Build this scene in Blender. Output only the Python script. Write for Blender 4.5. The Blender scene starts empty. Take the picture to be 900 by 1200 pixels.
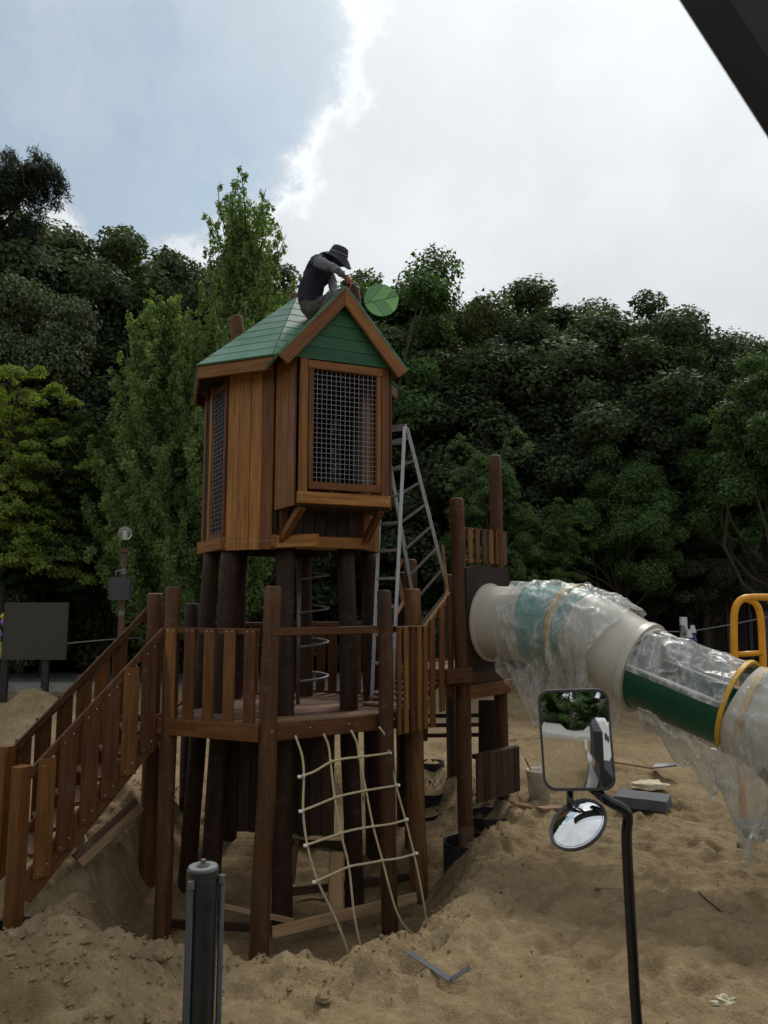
import bpy, math, random
import numpy as np
from mathutils import Vector, Matrix, Euler, noise as mnoise

# ------------------------------------------------------------------ camera
CAM = Vector((0.0, 0.0, 2.5))
PITCH = math.radians(7.0)
F = 870.0            # focal length in pixels of the 900x1200 photograph
scene = bpy.context.scene
cam_d = bpy.data.cameras.new("camera")
cam_d.sensor_fit = 'VERTICAL'
cam_d.sensor_height = 36.0
cam_d.sensor_width = 27.0
cam_d.lens = 36.0 * F / 1200.0
cam_d.clip_start = 0.05
cam_d.clip_end = 2000
cam_d.dof.use_dof = True
cam_d.dof.focus_distance = 8.0
cam_d.dof.aperture_fstop = 9.0
cam = bpy.data.objects.new("camera", cam_d)
cam.location = CAM
cam.rotation_euler = (math.radians(90) + PITCH, 0, 0)
scene.collection.objects.link(cam)
scene.camera = cam
scene.view_settings.view_transform = 'Standard'
scene.view_settings.look = 'None'
scene.view_settings.gamma = 1.0
scene.view_settings.exposure = 0.1
scene.cycles.max_bounces = 8
scene.cycles.transparent_max_bounces = 16
scene.cycles.diffuse_bounces = 3

def ray(px, py):
    x = (px - 450) / F; u = (600 - py) / F
    return Vector((x, math.cos(PITCH) - u * math.sin(PITCH), math.sin(PITCH) + u * math.cos(PITCH)))

def at(px, py, Y):
    d = ray(px, py)
    return CAM + d * (Y / d.y)

# ------------------------------------------------------------------ world and sun
SUN_EL, SUN_AZ = math.radians(52), math.radians(22)   # azimuth to the right of +Y
sun_dir = Vector((math.sin(SUN_AZ) * math.cos(SUN_EL), math.cos(SUN_AZ) * math.cos(SUN_EL), math.sin(SUN_EL)))
world = bpy.data.worlds.new("World")
scene.world = world
world.use_nodes = True
wn = world.node_tree; wn.nodes.clear(); WL = wn.links.new
def wnode(t, **k):
    n = wn.nodes.new(t)
    for a, b in k.items(): setattr(n, a, b)
    return n
def wmath(op, a, b=None, c=None):
    n = wnode('ShaderNodeMath', operation=op)
    for i, v in enumerate((a, b, c)):
        if v is None: continue
        if isinstance(v, (int, float)): n.inputs[i].default_value = v
        else: WL(v, n.inputs[i])
    return n.outputs[0]
sky = wnode('ShaderNodeTexSky', sky_type='NISHITA', sun_disc=False)
sky.sun_elevation = SUN_EL; sky.sun_rotation = SUN_AZ; sky.dust_density = 1.0
tc = wnode('ShaderNodeTexCoord')
def wnoise(scale, detail, rough, vec):
    n = wnode('ShaderNodeTexNoise'); n.inputs['Scale'].default_value = scale
    n.inputs['Detail'].default_value = detail; n.inputs['Roughness'].default_value = rough
    WL(vec, n.inputs['Vector']); return n
warp = wnoise(5.5, 10, .66, tc.outputs['Generated'])
wv = wnode('ShaderNodeVectorMath', operation='MULTIPLY_ADD')
WL(warp.outputs['Color'], wv.inputs[0]); wv.inputs[1].default_value = (.26, .26, .26)
WL(tc.outputs['Generated'], wv.inputs[2])
off = wnode('ShaderNodeVectorMath', operation='SUBTRACT'); WL(wv.outputs[0], off.inputs[0]); off.inputs[1].default_value = (.13, .13, .13)
def toward(d, vec, sc=None):
    if sc:
        m_ = wnode('ShaderNodeVectorMath', operation='MULTIPLY'); WL(vec, m_.inputs[0]); m_.inputs[1].default_value = sc; vec = m_.outputs[0]
        d = d.normalized(); n = wnode('ShaderNodeVectorMath', operation='DISTANCE'); WL(vec, n.inputs[0]); n.inputs[1].default_value = (d.x * sc[0], d.y * sc[1], d.z * sc[2]); return n.outputs['Value']
    n = wnode('ShaderNodeVectorMath', operation='DISTANCE'); WL(vec, n.inputs[0]); n.inputs[1].default_value = d.normalized(); return n.outputs['Value']
def smooth(v, a, b):
    n = wnode('ShaderNodeMapRange', interpolation_type='SMOOTHSTEP'); WL(v, n.inputs[0])
    n.inputs[1].default_value = a; n.inputs[2].default_value = b; return n.outputs[0]
d_hole = toward(ray(92, 40), off.outputs[0], (1, 1, 1.75))
hole = smooth(d_hole, .318, .262)                       # a gap of blue sky between the clouds
gap2 = wnoise(2.2, 6, .55, tc.outputs['Generated'])
hole2 = smooth(gap2.outputs['Fac'], .60, .74)          # fainter gaps elsewhere
rim = wmath('MULTIPLY', smooth(d_hole, .285, .310), smooth(d_hole, .345, .312))
d_sun = toward(sun_dir, tc.outputs['Generated'])
glow = wmath('POWER', smooth(d_sun, 1.5, .0), 2.4)
soft = wnoise(3.4, 7, .5, off.outputs[0])
cl = wmath('ADD', wmath('MULTIPLY', soft.outputs['Fac'], .40), .385)
cl = wmath('ADD', cl, wmath('MULTIPLY', glow, .42))
cl = wmath('ADD', cl, wmath('MULTIPLY', rim, .16))
ccol = wnode('ShaderNodeMix', data_type='RGBA', blend_type='MULTIPLY'); ccol.inputs[0].default_value = 1
comb = wnode('ShaderNodeCombineColor'); [WL(cl, comb.inputs[i]) for i in range(3)]
WL(comb.outputs[0], ccol.inputs[6]); ccol.inputs[7].default_value = (.945, .985, 1.02, 1)
bg1 = wnode('ShaderNodeBackground'); bt_ = wnode('ShaderNodeMix', data_type='RGBA', blend_type='MULTIPLY'); bt_.inputs[0].default_value = 1; WL(sky.outputs[0], bt_.inputs[6]); bt_.inputs[7].default_value = (.97, 1.06, .93, 1); WL(bt_.outputs[2], bg1.inputs[0]); bg1.inputs[1].default_value = 0.115
bg2 = wnode('ShaderNodeBackground'); WL(ccol.outputs[2], bg2.inputs[0]); bg2.inputs[1].default_value = 1.0
mx = wnode('ShaderNodeMixShader')
veil = wnoise(7.0, 7, .6, off.outputs[0])
fac = wmath('MAXIMUM', wmath('MULTIPLY', hole, wmath('SUBTRACT', 1.02, wmath('MULTIPLY', veil.outputs['Fac'], .75))), wmath('MULTIPLY', hole2, .30))
WL(fac, mx.inputs[0]); WL(bg2.outputs[0], mx.inputs[1]); WL(bg1.outputs[0], mx.inputs[2])
wo = wnode('ShaderNodeOutputWorld'); WL(mx.outputs[0], wo.inputs[0])

sd = bpy.data.lights.new("sun", 'SUN'); sd.energy = 1.5; sd.angle = math.radians(10); sd.color = (1, .95, .86)
sun = bpy.data.objects.new("sun", sd); scene.collection.objects.link(sun)
sun.rotation_euler = (-sun_dir).to_track_quat('-Z', 'Y').to_euler()
sun.location = (0, 0, 30)

# ------------------------------------------------------------------ helpers: objects
WORLD = {}           # object -> its world matrix (so children can be placed in world space)
def link(o, parent=None, M=None):
    scene.collection.objects.link(o)
    M = M or Matrix.Identity(4)
    WORLD[o] = M.copy()
    if parent is not None:
        o.parent = parent
        o.matrix_basis = WORLD[parent].inverted() @ M
    else:
        o.matrix_basis = M
    return o
def tag(o, label=None, cat=None, group=None, kind=None):
    for k, v in (('label', label), ('category', cat), ('group', group), ('kind', kind)):
        if v: o[k] = v
    return o
def empty(name, loc, label=None, cat=None, group=None):
    o = bpy.data.objects.new(name, None); o.empty_display_size = .2
    link(o, None, Matrix.Translation(Vector(loc)))
    return tag(o, label, cat, group)
def frame(origin, z, y=None):
    z = Vector(z).normalized()
    if y is None: y = Vector((0, -1, 0)) if abs(z.y) < .9 else Vector((0, 0, 1))
    y = Vector(y); y = (y - z * y.dot(z))
    if y.length < 1e-5: y = z.orthogonal()
    y.normalize(); x = y.cross(z)
    M = Matrix((x, y, z)).transposed().to_4x4(); M.translation = Vector(origin)
    return M
def mesh_from(name, verts, faces, mats, smooth_faces=False, idx=None):
    me = bpy.data.meshes.new(name); me.from_pydata([tuple(v) for v in verts], [], faces)
    for m in (mats if isinstance(mats, (list, tuple)) else [mats]): me.materials.append(m)
    if smooth_faces: me.polygons.foreach_set('use_smooth', [True] * len(me.polygons))
    if idx is not None: me.polygons.foreach_set('material_index', idx)
    me.update(); return me
def obj_world(name, verts, faces, mat, parent=None, origin=None, z=(0, 0, 1), y=None, smooth=False, kind=None, label=None):
    """verts in world space; the object gets its own frame (grain runs along its local z)"""
    vs = [Vector(v) for v in verts]
    if origin is None:
        origin = sum(vs, Vector()) / len(vs)
    M = frame(origin, z, y); Mi = M.inverted()
    me = mesh_from(name, [Mi @ v for v in vs], faces, mat, smooth)
    o = bpy.data.objects.new(name, me); link(o, parent, M)
    if kind: o['kind'] = kind
    if label: o['label'] = label
    return o
_bcache = {}
def board_mesh(w, t, L, mat, bev=.006):
    key = (round(w, 3), round(t, 3), round(L, 3), mat.name)
    if key in _bcache: return _bcache[key]
    b = min(bev, w * .2, t * .25); x, y, h = w / 2, t / 2, L / 2
    ring = [(x - b, -y), (x, -y + b), (x, y - b), (x - b, y), (-x + b, y), (-x, y - b), (-x, -y + b), (-x + b, -y)]
    vs = [(a, c, -h) for a, c in ring] + [(a, c, h) for a, c in ring]
    fs = [(i, (i + 1) % 8, (i + 1) % 8 + 8, i + 8) for i in range(8)] + [tuple(range(7, -1, -1)), tuple(range(8, 16))]
    _bcache[key] = mesh_from('board', vs, fs, mat); return _bcache[key]
def board(name, p0, p1, w, t, mat, parent, n=None, bev=.006, label=None):
    """plank from p0 to p1, width w, thickness t along n"""
    p0, p1 = Vector(p0), Vector(p1)
    o = bpy.data.objects.new(name, board_mesh(w, t, (p1 - p0).length, mat, bev))
    link(o, parent, frame((p0 + p1) / 2, p1 - p0, n))
    if label: o['label'] = label
    return o
def ring_tube(pts, radii, sides=10, close_ends=True):
    pts = [Vector(p) for p in pts]
    if isinstance(radii, (int, float)): radii = [radii] * len(pts)
    vs, fs = [], []
    t0 = (pts[1] - pts[0]).normalized(); up = t0.orthogonal().normalized()
    for i, p in enumerate(pts):
        t = (pts[min(i + 1, len(pts) - 1)] - pts[max(i - 1, 0)]).normalized()
        up = (up - t * up.dot(t)).normalized(); s = t.cross(up)
        for k in range(sides):
            a = 2 * math.pi * k / sides
            vs.append(p + (up * math.cos(a) + s * math.sin(a)) * radii[i])
    for i in range(len(pts) - 1):
        for k in range(sides):
            a, b = i * sides + k, i * sides + (k + 1) % sides
            fs.append((a, b, b + sides, a + sides))
    if close_ends:
        fs.append(tuple(range(sides - 1, -1, -1))); n = (len(pts) - 1) * sides
        fs.append(tuple(range(n, n + sides)))
    return vs, fs
def catmull(P, n=8):
    P = [Vector(p) for p in P]; Q = [2 * P[0] - P[1]] + P + [2 * P[-1] - P[-2]]; out = []
    for i in range(1, len(Q) - 2):
        a, b, c, d = Q[i - 1:i + 3]
        for k in range(n):
            t = k / n
            out.append(.5 * ((2 * b) + (c - a) * t + (2 * a - 5 * b + 4 * c - d) * t * t + (3 * b - a - 3 * c + d) * t ** 3))
    out.append(P[-1]); return out
def tube(name, pts, r, mat, parent=None, sides=10, curve=0, **k):
    if curve: pts = catmull(pts, curve)
    vs, fs = ring_tube(pts, r, sides)
    return obj_world(name, vs, fs, mat, parent, smooth=True, **k)
def join_parts(plist):
    V, Fc = [], []
    for vs, fs in plist:
        o = len(V); V += list(vs); Fc += [tuple(i + o for i in f) for f in fs]
    return V, Fc
def boxvf(c, sx, sy, sz, M=None):
    vs = [Vector((a * sx / 2, b * sy / 2, d * sz / 2)) for a in (-1, 1) for b in (-1, 1) for d in (-1, 1)]
    vs = [(M @ v if M else v + Vector(c)) for v in vs]
    fs = [(0, 1, 3, 2), (4, 6, 7, 5), (0, 4, 5, 1), (2, 3, 7, 6), (0, 2, 6, 4), (1, 5, 7, 3)]
    return vs, fs
def barvf(p0, p1, w, t, n=None):
    p0, p1 = Vector(p0), Vector(p1); M = frame((p0 + p1) / 2, p1 - p0, n)
    return boxvf(None, w, t, (p1 - p0).length, M)
_log_n = [0]
def log(name, p0, p1, r0, r1, mat, parent, sides=18, label=None, dome=True, foot=0):
    """slightly crooked round timber from p0 up to p1, with a rounded sawn top"""
    p0, p1 = Vector(p0), Vector(p1); _log_n[0] += 1; sd_ = _log_n[0] * 3.7
    d = p1 - p0; L = d.length; M = frame(p0, d); pts, rr = [], []
    n = max(4, int(L / .22))
    for i in range(n + 1):
        t = i / n
        w = .010 * math.sin(t * math.pi)
        pts.append((w * mnoise.noise((sd_, t * 3, 0)) * 2, w * mnoise.noise((sd_, 9, t * 3)) * 2, t * (L - (r1 * .25 if dome else 0))))
        rr.append((r0 + (r1 - r0) * t) * (1 + .035 * mnoise.noise((sd_, t * L * 2.5, 4))))
    if dome:
        pts.append((0, 0, L - r1 * .08)); rr.append(r1 * .93)
        pts.append((0, 0, L)); rr.append(r1 * .78)
    vs, fs = [], []
    for i, (p, r) in enumerate(zip(pts, rr)):
        for k in range(sides):
            a = 2 * math.pi * k / sides
            q = r * (1 + .025 * mnoise.noise((math.cos(a) * 1.5 + sd_, math.sin(a) * 1.5, p[2] * 1.2)))
            vs.append((p[0] + math.cos(a) * q, p[1] + math.sin(a) * q, p[2]))
    m = len(pts)
    for i in range(m - 1):
        for k in range(sides):
            a, b = i * sides + k, i * sides + (k + 1) % sides
            fs.append((a, b, b + sides, a + sides))
    ns = len(fs)
    fs.append(tuple(range(sides - 1, -1, -1))); fs.append(tuple(range((m - 1) * sides, m * sides)))
    me = mesh_from(name, vs, fs, [mat, M_SAWN])
    me.polygons.foreach_set('use_smooth', [i < ns for i in range(len(fs))])
    if foot: me.polygons.foreach_set('material_index', [1 if (i < ns and vs[fs[i][0]][2] < foot + .05 * math.sin(fs[i][0] * 2.1)) else 0 for i in range(len(fs))])
    me.polygons[len(fs) - 1].material_index = 1 if dome else 0
    if dome: me.polygons.foreach_set('material_index', [1 if (i >= ns - sides or i == len(fs) - 1 or (foot and i < ns and vs[fs[i][0]][2] < foot)) else 0 for i in range(len(fs))])
    o = bpy.data.objects.new(name, me); link(o, parent, M)
    if label: o['label'] = label
    return o

# ------------------------------------------------------------------ materials
def newmat(name):
    m = bpy.data.materials.new(name); m.use_nodes = True
    nt = m.node_tree; b = nt.nodes['Principled BSDF']; return m, nt, b
def ramp(nt, src, stops):
    r = nt.nodes.new('ShaderNodeValToRGB'); e = r.color_ramp.elements
    while len(e) < len(stops): e.new(.5)
    for i, (p, c) in enumerate(stops):
        e[i].position = p; e[i].color = (*c, 1) if len(c) == 3 else c
    nt.links.new(src, r.inputs[0]); return r.outputs[0]
def texn(nt, coord, scale, detail=4, rough=.55, mapping=None, dist=0):
    if mapping:
        mp = nt.nodes.new('ShaderNodeMapping'); mp.inputs['Scale'].default_value = mapping
        nt.links.new(coord, mp.inputs[0]); coord = mp.outputs[0]
    n = nt.nodes.new('ShaderNodeTexNoise'); n.inputs['Scale'].default_value = scale
    n.inputs['Detail'].default_value = detail; n.inputs['Roughness'].default_value = rough
    n.inputs['Distortion'].default_value = dist
    nt.links.new(coord, n.inputs['Vector']); return n.outputs['Fac']
def mixc(nt, fac, a, b, blend='MIX'):
    m = nt.nodes.new('ShaderNodeMix'); m.data_type = 'RGBA'; m.blend_type = blend
    for s, v in ((0, fac), (6, a), (7, b)):
        if isinstance(v, (int, float)): m.inputs[s].default_value = v
        elif isinstance(v, tuple): m.inputs[s].default_value = (*v, 1) if len(v) == 3 else v
        else: nt.links.new(v, m.inputs[s])
    return m.outputs[2]
def mth(nt, op, a, b=None):
    n = nt.nodes.new('ShaderNodeMath'); n.operation = op
    for i, v in enumerate((a, b)):
        if v is None: continue
        if isinstance(v, (int, float)): n.inputs[i].default_value = v
        else: nt.links.new(v, n.inputs[i])
    return n.outputs[0]
def bump(nt, b, h, strength=.3, dist=.01):
    n = nt.nodes.new('ShaderNodeBump'); n.inputs['Strength'].default_value = strength
    n.inputs['Distance'].default_value = dist; nt.links.new(h, n.inputs['Height'])
    nt.links.new(n.outputs[0], b.inputs['Normal'])
def objcoord(nt):
    tc = nt.nodes.new('ShaderNodeTexCoord'); oi = nt.nodes.new('ShaderNodeObjectInfo')
    ad = nt.nodes.new('ShaderNodeVectorMath'); ad.operation = 'MULTIPLY_ADD'
    nt.links.new(oi.outputs['Random'], ad.inputs[0]); ad.inputs[1].default_value = (37, 19, 53)
    nt.links.new(tc.outputs['Object'], ad.inputs[2])
    return ad.outputs[0], oi.outputs['Random']
def wood(name, dark, mid, light, rough=.55, stretch=(26, 26, 1.6), wear=.25, tonev=1.0):
    m, nt, b = newmat(name); co, rnd = objcoord(nt)
    g = texn(nt, co, 1.0, 5, .6, stretch, .6)
    g2 = texn(nt, co, 1.0, 3, .6, (90, 90, 4))
    gg = mth(nt, 'ADD', mth(nt, 'MULTIPLY', g, .7), mth(nt, 'MULTIPLY', g2, .3))
    base = ramp(nt, gg, [(.30, dark), (.5, mid), (.72, light)])
    tone = ramp(nt, rnd, [(0, (.46, .40, .42)), (.28, (.68, .62, .64)), (.6, (1, 1, 1)), (.82, (1.2, 1.22, 1.12)), (1, (1.5, 1.62, 1.4))])
    base = mixc(nt, tonev, base, tone, 'MULTIPLY'); b.inputs['Specular IOR Level'].default_value = .3
    blot = texn(nt, co, 2.3, 4, .6)
    base = mixc(nt, ramp(nt, blot, [(.45, (0, 0, 0)), (.75, (wear, wear, wear))]), base, tuple(c * .45 for c in mid))
    dust = texn(nt, co, 9.0, 5, .7)
    base = mixc(nt, ramp(nt, dust, [(.56, (0, 0, 0)), (.8, (wear, wear, wear))]), base, (.30, .24, .17))
    nt.links.new(base, b.inputs['Base Color'])
    nt.links.new(ramp(nt, blot, [(.3, (rough - .12,) * 3), (.7, (rough + .15,) * 3)]), b.inputs['Roughness'])
    bump(nt, b, gg, .35, .004); return m
def plain(name, col, rough=.5, metal=0, var=.15, scale=6, bumpk=.1, spec=.5, rust=None):
    m, nt, b = newmat(name); co, rnd = objcoord(nt)
    n = texn(nt, co, scale, 5, .6)
    c = mixc(nt, ramp(nt, n, [(.3, (0, 0, 0)), (.7, (1, 1, 1))]), tuple(x * (1 - var) for x in col), tuple(min(1, x * (1 + var)) for x in col))
    if rust:
        n2 = texn(nt, co, scale * 2.2, 6, .7)
        c = mixc(nt, ramp(nt, n2, [(.55, (0, 0, 0)), (.72, (rust[1],) * 3)]), c, rust[0])
    nt.links.new(c, b.inputs['Base Color']); b.inputs['Metallic'].default_value = metal
    nt.links.new(ramp(nt, n, [(.3, (max(0.02, rough - .08),) * 3), (.7, (rough + .1,) * 3)]), b.inputs['Roughness'])
    b.inputs['Specular IOR Level'].default_value = spec
    if bumpk: bump(nt, b, texn(nt, co, scale * 8, 4, .6), bumpk, .003)
    return m

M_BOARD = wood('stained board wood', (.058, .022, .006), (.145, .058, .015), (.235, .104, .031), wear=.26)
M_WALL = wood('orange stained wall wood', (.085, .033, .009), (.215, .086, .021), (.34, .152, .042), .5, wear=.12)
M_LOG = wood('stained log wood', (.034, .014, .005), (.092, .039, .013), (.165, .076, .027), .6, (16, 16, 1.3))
M_LOGD = wood('shaded dark stained log wood', (.018, .009, .006), (.042, .020, .012), (.075, .036, .021), .6, (16, 16, 1.3))  # dark stain, deepened further so the colour also carries shading
M_DECK = wood('weathered deck wood', (.10, .055, .032), (.22, .13, .085), (.33, .21, .14), .75, wear=.5)
M_SAWN = wood('sawn log end', (.09, .05, .026), (.17, .105, .06), (.25, .17, .11), .75)
M_RAW = wood('raw timber', (.16, .09, .045), (.32, .20, .11), (.42, .29, .17), .7)
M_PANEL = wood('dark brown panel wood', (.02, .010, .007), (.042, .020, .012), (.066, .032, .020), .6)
M_ROOF = wood('green painted roof board', (.075, .19, .122), (.088, .212, .138), (.10, .235, .156), .45, wear=.14, tonev=.16)
M_GABLE = wood('dark green painted board', (.02, .085, .042), (.03, .115, .058), (.045, .15, .075), .5, wear=.08, tonev=.3)
M_GALV = plain('galvanised wire', (.27, .28, .30), .5, .6, .2, 30)
M_ALU = plain('ladder aluminium', (.50, .51, .53), .42, .6, .15, 12)
M_BLACKP = plain('black plastic', (.018, .018, .02), .5, 0, .3, 8, rust=((.2, .15, .09), .35))
M_BLACKM = plain('gloss black paint', (.008, .008, .010), .16, 0, .2, 5, .03)
M_DKRUB = plain('dark grey rubber', (.05, .052, .056), .55, 0, .2, 10)
M_STEEL = plain('worn steel', (.20, .205, .21), .5, .85, .3, 14, .2)
M_ROPE = plain('natural rope', (.50, .42, .26), .85, 0, .25, 60, .5)
M_BEIGE = plain('beige plastic', (.50, .47, .40), .38, 0, .06, 3, .03)
M_TEAL = plain('teal plastic', (.06, .30, .28), .35, 0, .1, 3, .03)
M_GREENP = plain('dark green plastic', (.006, .082, .044), .3, 0, .1, 3, .03)
M_YELP = plain('yellow plastic ring', (.62, .36, .03), .4, 0, .12, 6, .05)
M_YELM = plain('yellow paint', (.75, .33, .015), .35, 0, .1, 6, .05, rust=((.25, .12, .04), .3))
M_WHITE = plain('white paint', (.75, .75, .73), .4, 0, .06, 4, .03)
M_BUCKET = plain('white pail plastic', (.62, .60, .55), .5, 0, .1, 6, .05, rust=((.3, .23, .14), .6))
M_SLABG = plain('grey foam slab', (.10, .11, .12), .8, 0, .2, 8, .4, rust=((.28, .22, .14), .4))
M_CONC = plain('pale concrete', (.34, .335, .31), .85, 0, .15, 5, .3, rust=((.3, .24, .16), .4))
M_ASPH = plain('grey paving', (.16, .16, .155), .85, 0, .2, 3, .3)
M_CLOTHP = plain('pale crumpled sack', (.62, .55, .38), .8, 0, .2, 14, .3)
M_BARK = plain('tree bark', (.055, .042, .03), .9, 0, .4, 12, .6)
M_DKWALL = plain('dark building wall', (.05, .038, .03), .8, 0, .3, 2, .2)
M_FLATLEAF1 = wood('leaf board light green', (.22, .45, .17), (.26, .52, .20), (.30, .58, .24), .5, wear=.05, tonev=.2)
M_FLATLEAF2 = wood('leaf board mid green', (.14, .30, .14), (.17, .36, .17), (.20, .42, .2), .5, wear=.05, tonev=.2)

def sand_mat():
    m, nt, b = newmat('sand'); tcn = nt.nodes.new('ShaderNodeTexCoord'); co = tcn.outputs['Object']
    big = texn(nt, co, .5, 5, .6); mid = texn(nt, co, 3.0, 6, .65); fine = texn(nt, co, 60, 4, .7); grit = texn(nt, co, 14, 5, .7)
    c = ramp(nt, big, [(.3, (.24, .174, .090)), (.5, (.32, .24, .13)), (.7, (.39, .30, .172))])
    c = mixc(nt, ramp(nt, mid, [(.35, (0, 0, 0)), (.65, (.6, .6, .6))]), c, (.165, .11, .058))
    c = mixc(nt, ramp(nt, grit, [(.50, (0, 0, 0)), (.62, (.45,) * 3)]), c, (.40, .31, .20))
    c = mixc(nt, ramp(nt, fine, [(.35, (.35,) * 3), (.6, (0, 0, 0))]), c, (.16, .11, .065))
    at_ = nt.nodes.new('ShaderNodeAttribute'); at_.attribute_name = 'damp_and_pit'
    c = mixc(nt, at_.outputs['Fac'], c, mixc(nt, 1.0, c, (.76, .72, .68), 'MULTIPLY'))
    at2 = nt.nodes.new('ShaderNodeAttribute'); at2.attribute_name = 'soil'
    litter = ramp(nt, texn(nt, co, 8, 6, .7), [(.35, (.03, .025, .015)), (.6, (.07, .06, .035)), (.75, (.06, .09, .03))])
    c = mixc(nt, at2.outputs['Fac'], c, litter)
    nt.links.new(c, b.inputs['Base Color']); b.inputs['Roughness'].default_value = .95
    b.inputs['Specular IOR Level'].default_value = .2
    h = mth(nt, 'ADD', mth(nt, 'MULTIPLY', fine, .25), mth(nt, 'ADD', mth(nt, 'MULTIPLY', grit, .5), mid))
    bump(nt, b, h, 1.0, .05); return m
M_SAND = sand_mat()

def leaf_mat(name, c1, c2, c3, trans=.35, clump=.8):
    m = bpy.data.materials.new(name); m.use_nodes = True; nt = m.node_tree; b = nt.nodes['Principled BSDF']
    g = nt.nodes.new('ShaderNodeNewGeometry'); co, rnd = objcoord(nt)
    n = texn(nt, co, clump, 3, .6)
    v = mth(nt, 'ADD', mth(nt, 'MULTIPLY', g.outputs['Random Per Island'], .45), mth(nt, 'MULTIPLY', n, .6))
    c = ramp(nt, v, [(.25, c1), (.5, c2), (.8, c3)])
    tone = ramp(nt, rnd, [(0, (.75, .8, .8)), (.5, (1, 1, 1)), (1, (1.2, 1.12, .95))])
    c = mixc(nt, 1.0, c, tone, 'MULTIPLY')
    nt.links.new(c, b.inputs['Base Color']); b.inputs['Roughness'].default_value = .6
    b.inputs['Specular IOR Level'].default_value = .18
    t = nt.nodes.new('ShaderNodeBsdfTranslucent')
    nt.links.new(mixc(nt, 1.0, c, (1.5, 1.6, .6), 'MULTIPLY'), t.inputs[0])
    mx = nt.nodes.new('ShaderNodeMixShader'); mx.inputs[0].default_value = trans
    nt.links.new(b.outputs[0], mx.inputs[1]); nt.links.new(t.outputs[0], mx.inputs[2])
    nt.links.new(mx.outputs[0], nt.nodes['Material Output'].inputs[0]); return m
L_DARK = leaf_mat('dark oak leaves', (.045, .062, .032), (.078, .105, .055), (.12, .155, .08), .25)
L_MID = leaf_mat('mid green leaves', (.045, .08, .026), (.08, .14, .045), (.12, .20, .065), .33)
L_BRIGHT = leaf_mat('yellow green leaves', (.10, .14, .032), (.165, .23, .055), (.24, .32, .085), .45)
L_GINK = leaf_mat('fresh green ginkgo leaves', (.12, .18, .062), (.19, .27, .10), (.25, .34, .15), .45)
L_PALE = leaf_mat('pale olive leaves', (.045, .062, .03), (.095, .12, .065), (.17, .20, .12), .25)
L_PINE = leaf_mat('pine needles', (.02, .03, .018), (.035, .05, .03), (.05, .07, .045), .1)

def plastic_mat():
    m = bpy.data.materials.new('clear plastic film'); m.use_nodes = True; nt = m.node_tree; b = nt.nodes['Principled BSDF']
    co, rnd = objcoord(nt)
    w1 = texn(nt, co, 4.5, 3, .55, (1, 1, .38), .5); w2 = texn(nt, co, 13, 2, .5, (1, .6, .25), .3)
    rid = mth(nt, 'ABSOLUTE', mth(nt, 'SUBTRACT', w1, .5)); rid2 = mth(nt, 'ABSOLUTE', mth(nt, 'SUBTRACT', w2, .5))
    crease = ramp(nt, rid, [(0, (.42,) * 3), (.018, (.20,) * 3), (.09, (.06,) * 3)])
    cr2 = ramp(nt, rid2, [(0, (.16,) * 3), (.03, (.03,) * 3), (.1, (.0,) * 3)])
    fac = mth(nt, 'ADD', crease, cr2)
    fac = mth(nt, 'ADD', fac, .15)
    b.inputs['Base Color'].default_value = (.74, .745, .73, 1); b.inputs['Roughness'].default_value = .42
    b.inputs['Specular IOR Level'].default_value = .5
    hh = mth(nt, 'ADD', mth(nt, 'MULTIPLY', w1, 1.0), mth(nt, 'MULTIPLY', w2, .4))
    bump(nt, b, hh, .35, .05)
    tr = nt.nodes.new('ShaderNodeBsdfTransparent'); tr.inputs[0].default_value = (.93, .94, .93, 1)
    mx = nt.nodes.new('ShaderNodeMixShader'); nt.links.new(fac, mx.inputs[0])
    nt.links.new(tr.outputs[0], mx.inputs[1]); nt.links.new(b.outputs[0], mx.inputs[2])
    gl = nt.nodes.new('ShaderNodeBsdfGlossy'); gl.inputs['Roughness'].default_value = .22
    nt.links.new(b.inputs['Normal'].links[0].from_socket, gl.inputs['Normal'])
    mx2 = nt.nodes.new('ShaderNodeMixShader'); mx2.inputs[0].default_value = .03
    nt.links.new(mx.outputs[0], mx2.inputs[1]); nt.links.new(gl.outputs[0], mx2.inputs[2])
    nt.links.new(mx2.outputs[0], nt.nodes['Material Output'].inputs[0]); return m
M_FILM = plastic_mat()
def mirror_mat():
    m, nt, b = newmat('mirror glass'); b.inputs['Metallic'].default_value = 1
    b.inputs['Base Color'].default_value = (.8, .82, .83, 1); b.inputs['Roughness'].default_value = .015; return m
M_MIRROR = mirror_mat()
def glass_mat(name, col, rough=.08):
    m, nt, b = newmat(name); b.inputs['Base Color'].default_value = (*col, 1); b.inputs['Roughness'].default_value = rough
    b.inputs['Transmission Weight'].default_value = .9; return m
M_GLOBE = glass_mat('frosted lamp globe', (.8, .8, .76), .25)
M_PANE = plain('dark window pane', (.03, .035, .04), .1, 0, .1, 2, 0)
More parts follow.
